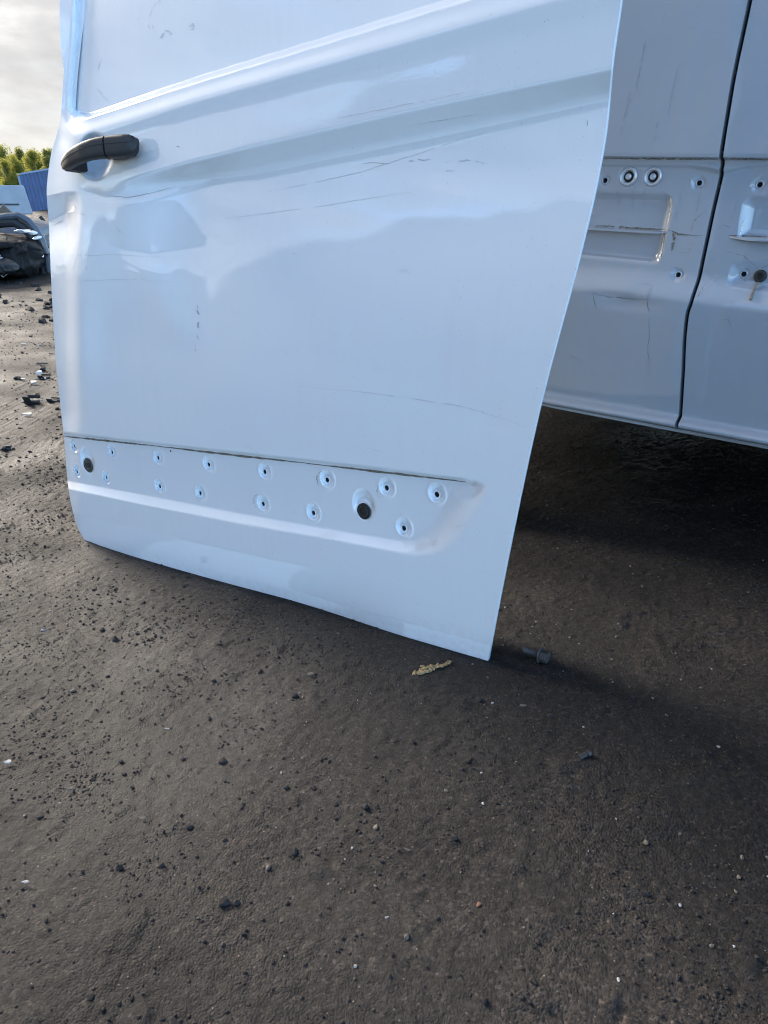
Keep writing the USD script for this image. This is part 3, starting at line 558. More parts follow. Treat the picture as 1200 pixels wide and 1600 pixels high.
for o in (-0.45, -1.5):
    b = box((4.2, 0.09, 0.07)); b.apply_transform(frame(van_local(-0.55, 0.0, o), VE, np.cross(VU, VE), VU)); obj('chassis_rail', b, 'rusty_steel', van)
for s in (1.10, -2.05):
    for o in (-0.20, -1.75):
        wz = -0.05
        P = van_local(s, 0.0, o); gz = ground_z(P[0], P[1]); R_ = max(0.26, min(0.33, (P[2] + 0.12 - gz) / 1.0)); P[2] = gz + R_ - 0.02
        tm = lathe([(R_ * .62, -0.1), (R_ * .93, -0.1), (R_, -0.06), (R_, 0.06), (R_ * .93, 0.1), (R_ * .62, 0.1)], 32); tm.apply_transform(frame(P, VE, VU, unit(np.cross(VE, VU))))
        wh = obj('wheel', tm, 'tyre', van); rm = lathe([(0, -0.03), (R_ * .25, -0.02), (R_ * .45, 0.03), (R_ * .6, 0.05), (R_ * .64, 0.09)], 32); rm.apply_transform(frame(P, VE, VU, VN)); obj('rim', rm, 'rim_steel', wh)
# sill lip: rolled edge under the panels
ss = np.linspace(1.70, -2.8, 150); lip = np.array([van_local(a, float(sill_b(a)) - 0.004, -0.012 + float(van_h(np.float64(a), sill_b(a)))) for a in ss]); obj('sill_lip', tube(lip, 0.0045, 8), 'van_paint', van)
# strip of the seal in the gap
sp_ = np.array([van_pt(np.float64(seam_f(w)), np.float64(w), -0.022) for w in np.linspace(0.0, sm[:, 1].max(), 60)]); obj('door_seal', tube(sp_, 0.0065, 8), 'black_rubber', van)
def van_frame(c, off=0.0): return frame(van_pt(np.float64(c[0]), np.float64(c[1]), off), -VE, VU, VN)
for i, c in enumerate(vholes): hole_ring(van_frame(c, 0.0004), 0.0043, pan_r if i in (2, 4) else pan_l, 'van_paint')
for c in buttons:
    rg = lathe([(0.0085, 0.0), (0.0105, 0.0042), (0.0130, 0.0052), (0.0150, 0.0035), (0.0158, 0.0)], 28); rg.apply_transform(van_frame(c, 0.0012)); g_ = obj('press_stud', rg, 'zinc', pan_l)
    rg = lathe([(0, 0.0005), (0.0085, 0.0005)], 24); rg.apply_transform(van_frame(c, 0.0012)); obj('press_stud_well', rg, 'black_gap', pan_l)
    rg = lathe([(0, 0.0042), (0.0035, 0.0042), (0.0050, 0.003), (0.0052, 0.0)], 20); rg.apply_transform(van_frame(c, 0.0012)); obj('press_stud_pin', rg, 'zinc', pan_l)
pm = lathe([(0, 0.003), (0.004, 0.003), (0.005, 0.006), (0.0075, 0.006), (0.0085, 0.003), (0.0098, 0.002), (0.0098, -0.003)], 20); pm.apply_transform(van_frame(vplug, 0.001)); pl_ = obj('rubber_plug', pm, 'black_rubber', pan_r)
obj('plug_cord', tube([van_at(np.float64(x), np.float64(y), o) for x, y, o in ((1182, 441, .003), (1178, 447, .004), (1177, 455, .003), (1174, 468, .003))], [0.0014, 0.0013, 0.0019, 0.0021], 6), 'grime', pan_r)
c = vco(1157, 429)
# flanges that carried the missing rubbing strip
for (pa, sgn, par) in (([(1043, 361.5), (1000, 359), (922, 354.5)], 1, pan_l), ([(1136, 370), (1165, 370.5), (1200, 372)], -1, pan_r)):
    c = vco(*np.array(pa, float).T); s0, s1 = c[0, 0], (1.70 if sgn > 0 else -2.75); sv = np.linspace(s0, s1, 90); wv = np.interp(sv, c[np.argsort(c[:, 0]), 0], c[np.argsort(c[:, 0]), 1])
    b_ = van_pt(sv, wv, -0.002); out = np.interp(np.abs(sv - s0), [0, 0.012, 0.03], [0.002, 0.012, 0.017]); vs_ = np.vstack([b_ + VU * .0012, b_ - VU * .0012, b_ + VU * .0014 - VU * out[:, None] * .25 + VN * out[:, None], b_ - VU * .0010 - VU * out[:, None] * .25 + VN * out[:, None]])
    n_ = len(sv); f = []
    for i in range(n_ - 1):
        for a, b in ((0, 2), (2, 3), (3, 1)):
            p_, q_ = a * n_ + i, b * n_ + i; f += [[p_, p_ + 1, q_ + 1], [p_, q_ + 1, q_]]
    m = trimesh.Trimesh(vs_, f, process=False); fg = obj('strip_flange', m, 'van_paint', par)
    obj('flange_grime', ribbon([(x, y - 2.2) for x, y in pa[::-1]] if sgn > 0 else [(x, y - 2) for x, y in pa], 3.0, van_at, seed=5, jit=.5, n=40, broken=.15), 'grime', par, smooth=False)
for i, (pts, w, mt, par) in enumerate([
        ([(1044, 318), (1041, 335), (1037, 352)], 3.6, 'bare_metal', pan_l), ([(1033, 364), (1030, 385), (1027, 405)], 3.4, 'bare_metal', pan_l), ([(1048, 362), (1049, 375), (1046, 392)], 5.0, 'grime', pan_l), ([(1044, 360), (1056, 366), (1070, 366)], 3.5, 'grime', pan_l),
        ([(929, 458), (930, 470), (933, 482)], 1.6, 'deep_scratch', pan_l), ([(929, 458), (950, 463), (985, 467), (1016, 467)], 1.6, 'deep_scratch', pan_l), ([(1013, 467), (1014, 478), (1016, 487)], 1.6, 'deep_scratch', pan_l), ([(1014, 495), (1015, 520), (1010, 545), (1010, 590)], .9, 'deep_scratch', pan_l),
        ([(1098, 329), (1080, 345), (1076, 365)], .8, 'deep_scratch', pan_l), ([(1060, 394), (1072, 395), (1078, 376)], .8, 'deep_scratch', pan_l), ([(1056, 368), (1075, 367), (1094, 368)], .9, 'grime', pan_l), ([(1000, 444), (1010, 443), (1018, 446)], .7, 'deep_scratch', pan_l), ([(882, 556), (895, 562), (902, 575)], .7, 'deep_scratch', pan_l),
        ([(1120, 355), (1130, 352), (1136, 356)], 2.0, 'deep_scratch', pan_r), ([(1153, 366), (1156, 352), (1160, 343)], 2.6, 'bare_metal', pan_r), ([(1098, 448), (1096, 455), (1091, 466)], 1.4, 'deep_scratch', pan_r), ([(1132, 393), (1160, 400), (1180, 420), (1184, 428)], .9, 'deep_scratch', pan_r), ([(1184, 425), (1186, 418), (1200, 415)], .9, 'deep_scratch', pan_r), ([(1132, 500), (1140, 498), (1145, 515)], .8, 'deep_scratch', pan_r), ([(1096, 455), (1118, 430)], .5, 'grey_scratch', pan_r)]):
    obj('scratch', ribbon(pts, w * (.55 if mt == 'deep_scratch' else 1.0), van_at, off=.0006, seed=300 + i, jit=.35, n=18, broken=.12), mt, par, smooth=False)

obj('bead_grime', ribbon([(943, 247), (1060, 248), (1118, 248)], 2.0, van_at, off=.0007, seed=511, jit=.4, n=60, broken=.25), 'grime', pan_l, smooth=False)  # thin broken dark line along the bead groove
obj('bead_grime', ribbon([(1134, 248), (1165, 248), (1200, 249)], 2.0, van_at, off=.0007, seed=512, jit=.4, n=40, broken=.25), 'grime', pan_r, smooth=False)
for i, (x, y, l) in enumerate(((962, 292, 26), (985, 291, 40), (1003, 292, 30), (1060, 300, 46), (1090, 298, 60), (1020, 440, 30), (1150, 300, 44), (985, 140, 70), (1010, 60, 90), (1060, 100, 80), (1032, 170, 60))):
    obj('dirt_streak', ribbon([(x, y), (x - l * .12, y + l * .6), (x - l * .2, y + l)], 1.5, van_at, off=.0005, seed=520 + i, jit=.35, n=24, broken=.35), 'van_streak', pan_r if x > 1130 else pan_l, smooth=False)

# ------------------------------------------------------------------ things lying on the dirt
def rock(r, seed, sq=0.7, ragged=0.3):
    g = np.random.default_rng(seed); p = g.normal(size=(26, 3)); p /= np.linalg.norm(p, axis=1)[:, None]; p *= r * (1 - ragged * g.random((26, 1))); p[:, 2] *= sq; p[:, 0] *= g.uniform(.85, 1.25)
    mm = m3.Manifold.hull_points(p).to_mesh(); return trimesh.Trimesh(mm.vert_properties[:, :3], mm.tri_verts, process=False)
def put_rock(px, py, wpx, mt, name, label, cat_, group=None, sq=.7, seed=0):
    P = on_ground(px, py); zc = (P[1]) * CP - (P[2] - CAM_H) * SP; r = wpx / F * zc / 2 * (1.0 if mt == 'stone_dark' else 0.82)
    x = thing(name, label, cat_, (P[0], P[1], P[2] + r * sq * 0.30), 0, group)
    stage.RemovePrim(x.GetPath()); m = rock(r, seed, sq); m.apply_translation(P + V(0, 0, r * sq * .30)); used[('/World', name)] -= 1
    return tag(obj(name, m, mt, None, smooth=False), label, cat_, group)
big = [(457, 1332, 21, 'stone_dark', 'roundish dark stone, largest loose stone left of centre foreground'), (350, 1410, 20, 'stone_dark', 'angular dark stone touching a smaller stone, left foreground'), (370, 1411, 13, 'stone_dark', 'small grey stone touching the angular dark stone'), (187, 1355, 16, 'stone_dark', 'dark flat stone beside a pale crumb, far left foreground'),
       (588, 1294, 15, 'stone_pale', 'grey-brown stone in the middle of a little cluster of crumbs'), (571, 1261, 13, 'stone_dark', 'dark stone topmost of the little cluster in mid foreground'), (590, 1261, 11, 'stone_dark', 'dark stone right of the cluster\'s topmost stone'), (419, 1356, 15, 'stone_pale', 'brownish flat stone just below the largest dark stone'), (748, 1414, 14, 'stone_orange', 'flat orange brick chip in the foreground'), (635, 1464, 14, 'stone_pale', 'pale sandy stone in the lower middle foreground'),
       (1154, 1371, 11, 'stone_pale', 'pale yellowish pebble at the lower right'), (1009, 1317, 13, 'stone_pale', 'buff pebble alone in the dark dirt at right'), (555, 1510, 8, 'stone_white', 'tiny white pebble near the bottom middle'), (349, 1191, 16, 'stone_dark', 'dark stone below the middle of the door'), (160, 985, 11, 'stone_dark', 'dark stone left of a streak of loose soil'), (178, 1000, 14, 'stone_dark', 'black crumb at the head of a streak of loose soil'), (460, 1087, 11, 'stone_dark', 'dark stone in front of the door, below its middle'),
       (748, 1094, 13, 'stone_dark', 'round dark nut-like stone below the door\'s near corner'), (406, 1050, 12, 'stone_dark', 'black lump left of a pale flake, in front of the door'), (292, 902, 9, 'stone_dark', 'black lump right under the lower edge of the door'), (167, 874, 9, 'stone_pale', 'grey stone just under the far lower corner of the door'), (915, 1180, 9, 'stone_dark', 'dark chip touching the small broken bolt'), (1112, 1478, 9, 'stone_pale', 'grey pebble at the lower right edge of the foreground'), (68, 985, 10, 'stone_white', 'white chip lying in the sunlit dirt at left'), (114, 1080, 11, 'stone_pale', 'pale chip in a dark patch at left')]
for i, (x, y, w, mt, lb) in enumerate(big): put_rock(x, y, w, mt, 'loose_stone', lb, 'stone', sq=.72, seed=i + 1)
# crumbs: too many and small to count
def scatter(n, seed, rmin, rmax, xr, yr, pw=2.6, clump=.55):
    g = np.random.default_rng(seed); out = []
    tmpl = [rock(1.0, 900 + k, .7) for k in range(9)]
    px, py = g.uniform(*xr, n), g.uniform(*yr, n)
    cx, cy = g.uniform(*xr, 60), g.uniform(*yr, 60); k = g.random(n) < clump; ci = g.integers(0, 60, n); sp = (yr[1] - yr[0]) * .035
    px = np.where(k, cx[ci] + g.normal(0, sp, n), px); py = np.where(k, np.maximum(cy[ci] + g.normal(0, sp, n), .33), py)
    r = rmin + (rmax - rmin) * g.random(n) ** pw; z = ground(px, py); Vs, Fs, o = [], [], 0
    for i in range(n):
        t = tmpl[g.integers(9)]; a = g.uniform(0, 6.28); c_, s_ = math.cos(a), math.sin(a); v = t.vertices * r[i]; v = np.c_[v[:, 0] * c_ - v[:, 1] * s_, v[:, 0] * s_ + v[:, 1] * c_, v[:, 2]] + (px[i], py[i], z[i] + r[i] * .25)
        Vs.append(v); Fs.append(t.faces + o); o += len(v)
    return trimesh.Trimesh(np.vstack(Vs), np.vstack(Fs), process=False)
tag(obj('fine_grit', cat([scatter(9000, 31, .0008, .0026, (-1.15, .95), (.36, 1.25), 2.0), scatter(9000, 32, .0011, .0036, (-1.5, 1.1), (1.1, 2.6), 2.0), scatter(5000, 33, .002, .007, (-3.6, -.5), (2.0, 6.0), 2.4)]), 'grit_dirt', smooth=False), 'fine grit pressed into the dirt', kind='stuff')
tag(obj('dark_grit', cat([scatter(1500, 11, .0008, .0046, (-1.3, 1.0), (.35, 2.2)), scatter(1000, 12, .003, .015, (-4.5, 0.2), (1.8, 7.0), 3.4), scatter(700, 14, .01, .05, (-9, -1.5), (5, 14), 3.0)]), 'stone_dark', smooth=False), 'black grit scattered over the dirt', kind='stuff')
tag(obj('pale_grit', cat([scatter(1500, 13, .0006, .0030, (-1.3, 1.0), (.35, 2.2)), scatter(260, 16, .003, .012, (-4.5, 0.2), (1.8, 7.0), 3.0)]), 'stone_pale', smooth=False), 'pale grit scattered over the dirt', kind='stuff')
tag(obj('white_grit', cat([scatter(520, 17, .0005, .0024, (-1.3, 1.0), (.35, 2.2)), scatter(170, 18, .003, .014, (-4.5, -.5), (1.8, 8.0), 3.0)]), 'stone_white', smooth=False), 'white specks scattered over the dirt', kind='stuff')
# bolt with flanged hex head beside the door corner
P = on_ground(845, 1033); Q = on_ground(815, 1024); ax = unit(P - Q); ax[2] = 0.05; ax = unit(ax); e1 = unit(np.cross(V(0, 0, 1), ax)); e2 = np.cross(ax, e1)
zc = P[1] * CP - (P[2] - CAM_H) * SP; hr = 11.5 / F * zc; bo = P + V(0, 0, hr * .92)
bolt = thing('hex_bolt', 'dark flanged hex bolt lying beside the near lower corner of the door', 'bolt')
hd = trimesh.creation.cylinder(hr * .86, hr * .95, sections=6); hd.apply_translation((0, 0, hr * .5)); hd2 = lathe([(0, hr * 1.06), (hr * .55, hr * 1.06), (hr * .8, hr * .95)], 12)
for nm, m in (('head', cat([hd, hd2])), ('flange', lathe([(0, 0.0), (hr * 1.08, -.0006), (hr * 1.12, -hr * .1), (hr * 1.08, -hr * .22), (0, -hr * .22)], 26)), ('shank', lathe([(hr * .5, -hr * .2)] + [(hr * (.52 if i % 2 else .43), -hr * (.3 + i * .13)) for i in range(18)] + [(hr * .3, -hr * 2.8), (0, -hr * 2.85)], 16))):
    m.apply_transform(frame(bo, e1, e2, ax)); obj(nm, m, 'dark_steel', bolt, smooth=25)
P = on_ground(912, 1183); Q = on_ground(925, 1176); ax = unit(Q - P); e1 = unit(np.cross(V(0, 0, 1), ax)); e2 = np.cross(ax, e1); ax[2] += .02
sb = thing('broken_bolt', 'small broken grey bolt lying on the dirt, right of the door', 'bolt')
r = .0032; m = lathe([(0, -.010), (r, -.010), (r, .004), (r * .7, .0042), (r * .7, .006)], 14); m.apply_transform(frame(P + V(0, 0, r * .9), e1, e2, ax)); obj('shank', m, 'dark_steel', sb)
m = cat([lathe([(0, .005), (r * 1.5, .005), (r * 1.6, .010), (0, .0105)], 6), ]); m.apply_transform(frame(P + V(0, 0, r * .9), e1, e2, ax)); obj('head', m, 'dark_steel', sb)
# scrap of dried pulp in front of the corner
pts = np.array([on_ground(x, y) for x, y in ((651, 1052), (660, 1049), (672, 1046), (684, 1043), (694, 1040), (703, 1037))]); g = np.random.default_rng(5); V_, parts = [], []
for i in range(75):
    t = g.random(); p = np.array([np.interp(t, np.linspace(0, 1, 6), pts[:, k]) for k in range(3)]); w = .008 * (1 - .65 * t); m = rock(g.uniform(.0014, .0062) * (1 - .5 * t), 50 + i, .6); m.apply_translation(p + V(g.normal(0, w * .5), g.normal(0, w * .7), g.uniform(0.0008, .004))); parts.append(m)
tag(obj('dried_scrap', cat(parts), 'dry_pulp', smooth=False), 'yellow-brown crumbly scrap lying in front of the door\'s near lower corner', 'scrap')
# flat shards and broken plastic on the left
def shard(px, py, wpx, dpt, mt, label, seed, tilt=.1, th=.003, name='plastic_shard', cat_='shard'):
    P = on_ground(px, py); zc = P[1] * CP - (P[2] - CAM_H) * SP; r = wpx / F * zc / 2; g = np.random.default_rng(seed); a = np.sort(g.uniform(0, 2 * np.pi, 9)); rr = g.uniform(.6, 1.0, 9)
    pg = Polygon(np.c_[r * rr * np.cos(a), r * dpt * rr * np.sin(a)]).convex_hull; m = trimesh.creation.extrude_polygon(pg, th, engine='earcut'); v = m.vertices.copy(); v[:, 2] += tilt * (v[:, 1] + r * dpt) * .6 + .25 * r * (v[:, 0] / r) ** 2 * tilt; m.vertices = v
    m.apply_translation(P + V(0, 0, .003)); return tag(obj(name, m, mt, None, smooth=False), label, cat_)
for i, (x, y, w, d, mt, lb, tl, th) in enumerate([(43, 650, 24, .35, 'white_shard', 'long white plastic splinter nearest the door, left of it', .5, .004), (68, 570, 22, .2, 'stone_pale', 'thin tan strip lying behind the broken black box', .4, .006), (52, 601, 17, .5, 'white_shard', 'white broken plate between the black debris pieces', .5, .008), (62, 587, 13, .6, 'silver_plastic', 'bright bent bracket beside the block with three bright spots', .8, .012),
        (65, 628, 9, .5, 'white_shard', 'small white fragment at the front of the black debris', .3, .004), (37, 594, 10, .5, 'white_shard', 'pale flake left of the black debris', .3, .004), (37, 539, 11, .5, 'white_shard', 'white flake alone in the far dirt at left', .3, .006), (13, 1195, 16, .5, 'white_shard', 'crumpled white flake at the far left edge, foreground', .4, .002), (485, 1056, 13, .6, 'stone_pale', 'pale flake in front of the middle of the door', .2, .0015), (816, 1106, 13, .5, 'stone_pale', 'thin pale flake on the dirt below the bolt', .3, .001), (637, 1330, 16, .5, 'stone_pale', 'dull grey flake in the middle foreground', .2, .001), (222, 1281, 15, .4, 'stone_pale', 'long grey flake at left foreground', .2, .001), (110, 1236, 12, .6, 'stone_pale', 'tan chip at left in the foreground', .3, .002), (40, 1382, 14, .4, 'white_shard', 'white flake low at the left edge', .3, .001), (262, 1141, 10, .4, 'white_shard', 'white sliver on the sunlit dirt', .2, .001), (94, 1257, 6, .6, 'white_shard', 'tiny square white chip', .1, .001)]):
    shard(x, y, w, d, mt, lb, 400 + i, tl, th)
def crate_piece(px, py, w, hgt, label, seed, name='broken_casing', spots=0):
    P = on_ground(px, py); zc = P[1] * CP - (P[2] - CAM_H) * SP; k = zc / F; t = thing(name, label, 'broken part', P, np.random.default_rng(seed).uniform(-20, 20))
    W_, H_ = w * k, hgt * k; g = np.random.default_rng(seed); m = box((W_, W_ * .5, H_ * .25), (0, 0, H_ * .15), .004); m2 = box((W_ * .5, W_ * .06, H_), (-W_ * .1, -W_ * .2, H_ * .5), .003); m3_ = box((W_ * .9, W_ * .08, H_ * .3), (W_ * .15, W_ * .15, H_ * .55), .003)
    m2.apply_transform(trimesh.transformations.rotation_matrix(.5, (1, 0, 0))); obj('casing', m, 'black_plastic', t); obj('wall', m2, 'black_plastic', t); obj('wall', m3_, 'black_plastic', t)
    for i in range(spots):
        s_ = lathe([(0, H_ * .12), (H_ * .16, H_ * .1), (H_ * .2, 0)], 10); s_.apply_transform(frame(V(-W_ * .3 + i * W_ * .3, -W_ * .25 - .002, H_ * .16), V(1, 0, 0), V(0, 0, 1), V(0, -1, 0))); obj('reflector', s_, 'lamp_plastic', t)
crate_piece(50, 630, 22, 18, 'black splayed plastic casing lying nearest the door on the left', 1); crate_piece(69, 591, 18, 9, 'low black block with three bright round spots in a row', 2, 'lamp_block', 3); crate_piece(84, 627, 20, 9, 'flat black broken part half hidden behind the door\'s front edge', 3); crate_piece(67, 579, 9, 7, 'small black lump behind the block with bright spots', 4); crate_piece(10, 703, 14, 9, 'dark clod-like broken part at the left edge', 5); crate_piece(26, 592, 9, 5, 'small black scrap left of the other debris', 6)

# ------------------------------------------------------------------ the yard behind: wrecks, white panel van, container, trees
def at_depth(px, py, fwd):
    r = rays(px, py); return CAM + r * (fwd / r[1])
def car_body(L, W, H, prof, arches, seed, amp):
    """side profile (x, z) extruded across, wheel arches cut, sheet metal crumpled"""
    pg = Polygon(prof)
    for (x, r) in arches: pg = pg.difference(shapely.Point(x, 0.28).buffer(r, 16))
    m = trimesh.creation.extrude_polygon(pg, W, engine='earcut'); m.apply_translation((0, 0, -W / 2)); m.vertices = m.vertices[:, [0, 2, 1]]; trimesh.repair.fix_normals(m)
    for _ in range(20):
        if m.edges_unique_length.max() < .13: break
        v, f = trimesh.remesh.subdivide_to_size(m.vertices, m.faces, .13); m = trimesh.Trimesh(v, f, process=True)
    v = m.vertices.copy(); k = 1 - .16 * np.clip((v[:, 2] - H * .55) / (H * .45), 0, 1); v[:, 1] *= k; ed = np.abs(v[:, 1]) / (W / 2); v[:, 0] *= 1 - .07 * sstep(ed, .5, 1)
    n = meshkit.fbm(v * 2.3, 4, seed)[:, None] - .5; n2 = meshkit.fbm(v * 5.0 + 9, 3, seed + 3)[:, None] - .5; d = np.c_[n, n2, n * .6]; v += d * amp * np.c_[np.ones(len(v)), np.ones(len(v)), np.clip(v[:, 2] / .4, 0, 1)]; m.vertices = v; return m
def lump(sx, sy, sz, e, seed, amp, freq=3.0, sub=5):
    """rounded, crumpled mass of sheet metal"""
    m = trimesh.creation.icosphere(sub); v = m.vertices; v = np.sign(v) * np.abs(v) ** e; v /= (np.abs(v) ** (2 / e)).sum(1)[:, None] ** (e / 2) + 1e-9; v = v * V(sx, sy, sz)
    n = np.stack([meshkit.fbm(v * freq + k * 7.3, 4, seed + k) for k in range(3)], -1) - .5; cr = np.abs(meshkit.fbm(v * freq * 1.7 + 3, 3, seed + 9) - .5)[:, None]
    m.vertices = v + n * amp - v / np.linalg.norm(v, axis=1)[:, None] * cr * amp * 1.6; return m
def px_path(pts, fwd): return [at_depth(x, y, fwd) for x, y in pts]
C0 = at_depth(-62, 404, 8.9); gz = ground_z(C0[0], C0[1]); bc = thing('wrecked_car', 'black wrecked car nose, crushed low, on the dirt at the far left', 'wrecked car', (C0[0], C0[1], gz), 4)
top0 = at_depth(0, 364, 8.9)[2] - gz
m = lump(.93, .7, top0 / 2, .5, 4, .14); m.apply_translation((0, 0, top0 * .48)); obj('body', m, 'car_black', bc, smooth=50)
m = lump(.86, .5, top0 * .14, .45, 24, .07, 4); m.apply_transform(trimesh.transformations.rotation_matrix(.10, (0, 1, 0))); m.apply_translation((-.02, -.28, top0 * .93)); obj('bonnet', m, 'car_black', bc, smooth=40)
m = lump(.50, .16, top0 * .20, .6, 44, .10, 5, 4); m.apply_transform(trimesh.transformations.rotation_matrix(-.12, (0, 0, 1))); m.apply_translation((.42, -.70, top0 * .32)); obj('bumper', m, 'black_plastic', bc, smooth=40)
for k, (x, y, w, h_) in enumerate(((24, 361, .10, .020), (40, 364, .055, .026), (47, 372, .04, .02))):
    L_ = at_depth(x, y, 8.25); b = trimesh.creation.icosphere(3, .5); b.apply_scale((w * 1.7, .14, h_ * 1.6)); b.vertices += (meshkit.fbm(b.vertices * 14, 2, k)[:, None] - .5) * .03; b.apply_translation(L_ - V(C0[0], C0[1], gz)); obj('headlight', b, 'lamp_plastic', bc)
for i in range(15):
    g = np.random.default_rng(70 + i); p = V(g.uniform(.0, .85), -.72 + g.normal(0, .04), g.uniform(.05, top0 * .8)); obj('torn_strut', tube([p, p + g.normal(0, .09, 3), p + g.normal(0, .14, 3)], g.uniform(.007, .015), 6), 'dark_steel' if i % 4 else 'rim_steel', bc)
C1 = at_depth(-45, 395, 10.0); gz1 = ground_z(C1[0], C1[1]); gc = thing('wrecked_car', 'blue-grey wrecked car behind the black wreck, arched wing showing', 'wrecked car', (C1[0], C1[1], gz1), 0); OFF = V(C1[0], C1[1], gz1)
top1 = at_depth(0, 338, 10.0)[2] - gz1; m = lump(1.06, .75, top1 / 2, .55, 14, .07, 2.2); m.apply_translation((0, 0, top1 * .5)); obj('body', m, 'car_bluegrey', gc, smooth=50)
wing = np.array(px_path([(-20, 343), (10, 338), (30, 337), (44, 345), (56, 358), (66, 376), (73, 398), (77, 425)], 9.25)) - OFF
obj('wing_arch', tube(np.array([np.array([np.interp(t, np.linspace(0, 1, len(wing)), wing[:, k]) for k in range(3)]) for t in np.linspace(0, 1, 40)]), .042, 10), 'car_bluegrey', gc)
obj('arch_liner', tube(np.array([np.array([np.interp(t, np.linspace(0, 1, len(wing)), wing[:, k]) for k in range(3)]) for t in np.linspace(0, 1, 40)]) + V(-.075, .02, -.075), .055, 10), 'black_plastic', gc)
tm = lathe([(.18, -.09), (.29, -.09), (.31, -.05), (.31, .05), (.29, .09), (.18, .09)], 24)
P = at_depth(62, 398, 9.0); b = trimesh.creation.icosphere(3, .5); b.apply_scale((.10, .08, .045)); b.apply_transform(trimesh.transformations.rotation_matrix(.5, (0, 1, 0))); b.apply_translation(P - OFF); obj('headlight', b, 'lamp_plastic', gc)
# hose and white rod sticking up, timber post
P = at_depth(72, 362, 12.0); tag(obj('white_rod', tube([P + V(.12, 0, -.28), P, P + V(-.10, 0, .16)], [.02, .035, .03], 8), 'silver_plastic'), 'short white rod sticking up right of the wrecks', 'rod')
P = at_depth(66, 345, 12.2); tag(obj('black_hose', tube([P + V(-.02, 0, .06), P + V(.01, 0, .02), P + V(.06, 0, -.08), P + V(.14, 0, -.2), P + V(.2, 0, -.9)], .028, 8), 'black_rubber'), 'black hose curling up against the blue container', 'hose')
P = at_depth(15, 338, 13.5); b = box((.16, .05, .55), bev=.01); b.apply_transform(trimesh.transformations.rotation_matrix(-.75, (0, 1, 0))); b.apply_translation(P + V(.06, 0, -.06)); tag(obj('timber_stub', b, 'timber'), 'dark brown timber stub poking up behind the wrecks', 'timber')
# white vehicle body
Q = at_depth(36, 291, 34.0); wl = thing('white_lorry_body', 'plain white van body behind the wrecks, in front of the blue container', 'van', (Q[0], Q[1], 0), 31)
Ht = Q[2]; vtx = [(-5.0, 0, .35), (.16, 0, .35), (0, .06, Ht), (-5.0, .06, Ht), (-5.0, 2.0, .35), (.10, 2.0, .35), (-.05, 1.9, Ht - .03), (-5.0, 1.9, Ht - .03)]
mm = m3.Manifold.hull_points(np.array([np.array(p) + d for p in vtx for d in np.vstack([np.eye(3), -np.eye(3)]) * .04])).to_mesh(); obj('body', trimesh.Trimesh(mm.vert_properties[:, :3], mm.tri_verts, process=False), 'far_white', wl)
for x0 in (-.7, -3.8):
    t2 = tm.copy(); t2.apply_transform(frame(V(x0, .1, .31), V(1, 0, 0), V(0, 0, 1), V(0, -1, 0))); obj('wheel', t2, 'tyre', wl)
b = box((4.4, .03, .06), (-2.5, -.05, Ht * .5), .01); obj('rubbing_strip', b, 'trailer_grey', wl)
# blue corrugated container, tilted
CW, CL, CH = 2.44, 6.06, 2.59
Q = at_depth(26.5, 271, 46.0); ey = unit(V(-.25, 1, 0)); 
cont = UsdGeom.Xform.Define(stage, '/World/shipping_container'); tag(cont, 'tilted blue corrugated steel shipping container below the trees', 'container')
xx = np.arange(0, CL - .24 + 1e-6, .0675); pat = np.array([0, 0, 1, 1])[np.arange(len(xx)) % 4]; tl = lambda a: a
def corr(length, height):
    xx = np.arange(0, length, .07); dep = np.where((np.arange(len(xx)) % 4) < 2, 0, .036); v = np.vstack([np.c_[xx, dep, np.zeros(len(xx))], np.c_[xx, dep, np.full(len(xx), height)]]); n = len(xx); i = np.arange(n - 1)
    return trimesh.Trimesh(v, np.vstack([np.stack([i, i + 1, i + 1 + n], 1), np.stack([i, i + 1 + n, i + n], 1)]), process=False)
wy, roll = math.radians(-20), math.radians(6.0)
ex = V(math.cos(wy), math.sin(wy), 0); ez = V(0, 0, 1); ex2 = unit(ex * math.cos(roll) + ez * math.sin(roll)); ez2 = unit(ez * math.cos(roll) - ex * math.sin(roll)); ey2 = np.cross(ez2, ex2)
O_ = Q - ez2 * CH; TC = frame(O_, ex2, ey2, ez2)
def cpart(name, m, mt, parent=None):
    m.apply_transform(TC); return obj(name, m, mt, cont.GetPrim() if parent is None else parent, smooth=False)
s_ = corr(CL - .24, CH - .22); s_.apply_translation((.12, .02, .12)); cpart('side_wall', s_, 'blue_paint')
s_ = corr(CL - .24, CH - .22); s_.apply_translation((.12, CW - .06, .12)); cpart('side_wall', s_, 'blue_paint')
for x0 in (.02, CL - .06):
    s_ = corr(CW - .24, CH - .22); s_.vertices = s_.vertices[:, [1, 0, 2]]; s_.apply_translation((x0, .12, .12)); cpart('end_wall', s_, 'blue_paint')
cpart('roof', box((CL - .1, CW - .1, .03), (CL / 2, CW / 2, CH - .03)), 'blue_paint'); cpart('floor', box((CL - .1, CW - .1, .05), (CL / 2, CW / 2, .1)), 'underbody')
for y0 in (.05, CW - .05):
    cpart('top_rail', box((CL - .3, .08, .09), (CL / 2, y0, CH - .05)), 'container_frame'); cpart('bottom_rail', box((CL - .3, .08, .12), (CL / 2, y0, .07)), 'container_frame')
for x0 in (.06, CL - .06):
    for y0 in (.06, CW - .06):
        cpart('corner_post', box((.14, .14, CH - .3), (x0, y0, CH / 2)), 'container_frame')
        for z0 in (.06, CH - .06): cpart('corner_casting', box((.178, .162, .118), (x0, y0, z0), .008), 'ochre' if z0 > 1 else 'container_frame')
low = min((TC @ np.r_[x, y, 0, 1])[2] for x in (0, CL) for y in (0, CW))
